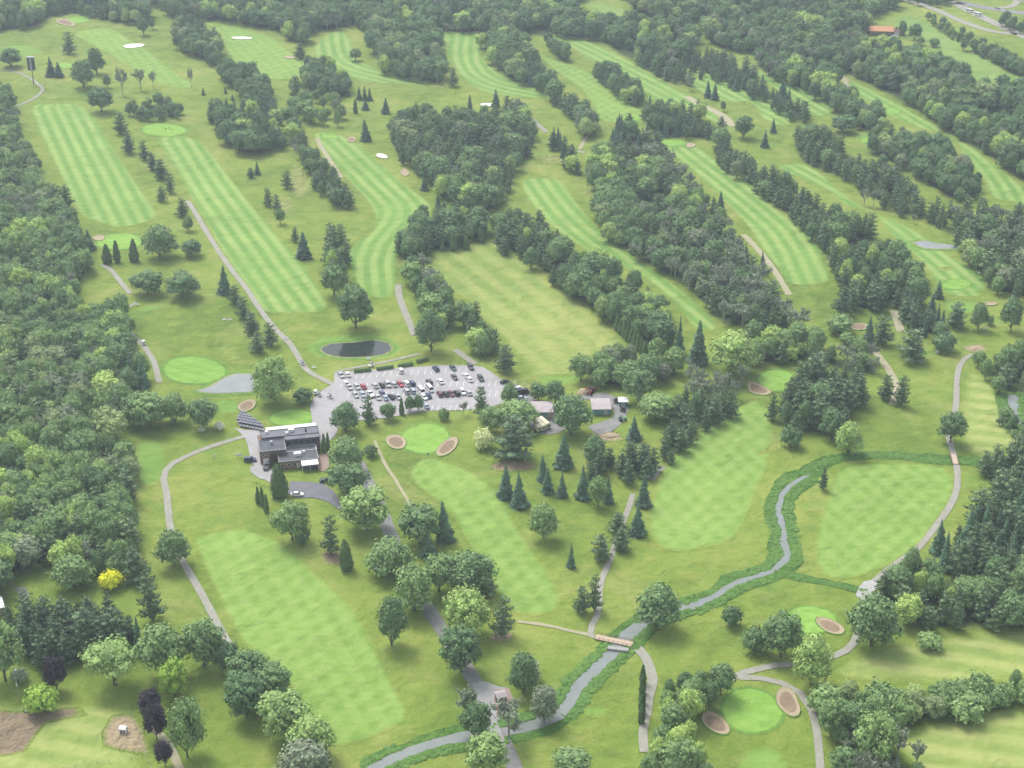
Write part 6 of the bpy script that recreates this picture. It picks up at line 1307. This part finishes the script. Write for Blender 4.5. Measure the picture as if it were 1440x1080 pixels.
# flagsticks and tee benches
POL = paint('yellow_flagstick', (.7,.65,.2), .5)
for px, py, l in ((606,612,'green with two bunkers above the middle fairway'),(1052,998,'bottom green with two brown bunkers'),(168,341,'green left of the dark cedars'),(230,184,'green at the head of the long fairway'),(265,522,'large green beside the grey pond'),(1094,536,'small green right of the grey trees'),(1147,876,'green near the stone ford'),(403,590,'practice green behind the clubhouse')):
    p = at(px, py); e = empty('flagstick', (p.x, p.y, .12)); tag(e, 'flagstick on the ' + l, 'flagstick', 'flagsticks on the greens')
    part('pole', e, lambda m: m.tube((0,0,-.1), (0,0,2.2), .02, .02, 5), [POL]); part('flag', e, lambda m: m.add([(0.02,-.012,2.15),(.5,-.012,2.05),(.02,-.012,1.8),(0.02,.012,2.15),(.5,.012,2.05),(.02,.012,1.8)], [(0,1,2),(5,4,3),(0,3,4,1),(1,4,5,2),(2,5,3,0)]), [PM['red']])
def bench(px, py, rz, label):
    p = at(px, py); e = empty('bench', (p.x, p.y, .12), R(rz)); tag(e, label, 'bench', 'white benches on the course')
    part('seat', e, lambda m: m.box(-.9, .9, -.25, .25, .42, .48), [WHT]); part('backrest', e, lambda m: m.box(-.9, .9, .25, .30, .55, .95), [WHT])
    for s in (-.75, .75): part('leg', e, lambda m: m.box(s-.05, s+.05, -.22, .28, 0, .42), [WHT])
for a in ((193,430,10,'white bench at the upper end of the left tee path'),(175,438,20,'white bench at the left of the tee path beside the pines'),(316,451,0,'left white bench in the grass left of the long path'),(324,451,15,'right white bench in the grass left of the long path'),(403,477,40,'white bench on the long path'),(442,518,0,'white bench above the access road'),(622,398,10,'white bench at the left edge of the range'),(1318,497,5,'white bench in front of the dark round bush'),(518,506,0,'white bench below the dark pond'),(1385,464,5,'white bench between the two oval trees')): bench(*a)
p = at(336, 643); e = empty('sign_board', (p.x, p.y, .1), R(8)); tag(e, 'long white board standing at the left of the clubhouse drive', 'sign')
part('board', e, lambda m: m.box(-1.2, 1.2, -.05, .05, .5, 1.5), [WHT]); [part('leg', e, lambda m: m.box(s-.05, s+.05, -.05, .05, 0, .5), [STL]) for s in (-.9, .9)]
p = at(301, 644); e = empty('sign_board', (p.x, p.y, .1), R(0)); tag(e, 'small cream board alone on the lawn left of the clubhouse', 'sign')
part('board', e, lambda m: m.box(-.8, .8, -.05, .05, .4, 1.1), [PM['cream']]); [part('leg', e, lambda m: m.box(s-.04, s+.04, -.04, .04, 0, .4), [STL]) for s in (-.6, .6)]

# golfers on the far green
def person(px, py, rz, shirt, label, z=.13):
    me = bpy.data.meshes.new('person')
    J = [(0,0,.95,.13),(0,0,1.2,.14),(0,0,1.42,.13),(0,0,1.52,.055),(0,.02,1.60,.085),(0,.02,1.72,.08),(-.19,0,1.40,.055),(-.27,.05,1.15,.042),(-.18,.25,.98,.035),(.19,0,1.40,.055),(.27,.05,1.15,.042),(.10,.27,.98,.035),(-.10,0,.88,.085),(-.14,.03,.48,.06),(-.15,-.02,.08,.045),(-.15,.13,.04,.035),(.10,0,.88,.085),(.14,.03,.48,.06),(.15,-.02,.08,.045),(.15,.13,.04,.035)]
    E = [(0,1),(1,2),(2,3),(3,4),(4,5),(2,6),(6,7),(7,8),(2,9),(9,10),(10,11),(0,12),(12,13),(13,14),(14,15),(0,16),(16,17),(17,18),(18,19)]
    me.from_pydata([j[:3] for j in J], E, []); o = obj('person', me); p = at(px, py); o.location = (p.x, p.y, z); o.rotation_euler = (0, 0, R(rz))
    o.modifiers.new('skin', 'SKIN')
    for i, j in enumerate(J): me.skin_vertices[0].data[i].radius = (j[3], j[3]); me.skin_vertices[0].data[i].use_root = (i == 0)
    s = o.modifiers.new('sub', 'SUBSURF'); s.levels = 1; s.render_levels = 1
    me.materials.append(paint('trousers_and_skin', (.10,.10,.12), .8)); 
    sh = MB(); sh.tube((0,0,.98),(0,0,1.44),.17,.19,10); sh.tube((-.17,0,1.43),(-.27,.04,1.2),.075,.06,6); sh.tube((.17,0,1.43),(.27,.04,1.2),.075,.06,6); obj('shirt', sh.mesh('shirt', [PM[shirt]]), o)
    hr = MB(); hr.blob((0, .01, 1.73), .10, 1); hr.box(-.07, .07, .08, .18, 1.70, 1.72); obj('cap', hr.mesh('cap', [PM['white' if shirt != 'white' else 'navy blue']]), o)
    return tag(o, label, 'person')
person(233, 184, 40, 'navy blue', 'golfer in a dark shirt on the green at the head of the long fairway'); person(238, 182, -60, 'red', 'golfer in a red shirt beside the dark-shirted one'); person(242, 185, 100, 'dark grey', 'golfer standing nearest the right rim of the far green'); person(241.5, 173.5, 180, 'white', 'golfer standing just above the far green')
person(602, 642, 30, 'black', 'person in black below the green with two bunkers', .07)

# ------------------------------------------------------------------ the hazy air
m, N, L, b = new_mat('hazy_air'); N.remove(b); v = N.new('ShaderNodeVolumePrincipled'); v.inputs['Color'].default_value = (0.74, 0.86, 1.0, 1); v.inputs['Density'].default_value = 0.00018; v.inputs['Anisotropy'].default_value = 0.3
L.new(v.outputs[0], N['Material Output'].inputs['Volume'])
hz = MB(); hz.box(-1900, 1900, -60, 3300, -1.5, 330); tag(obj('haze', hz.mesh('haze', [m])), kind='stuff')
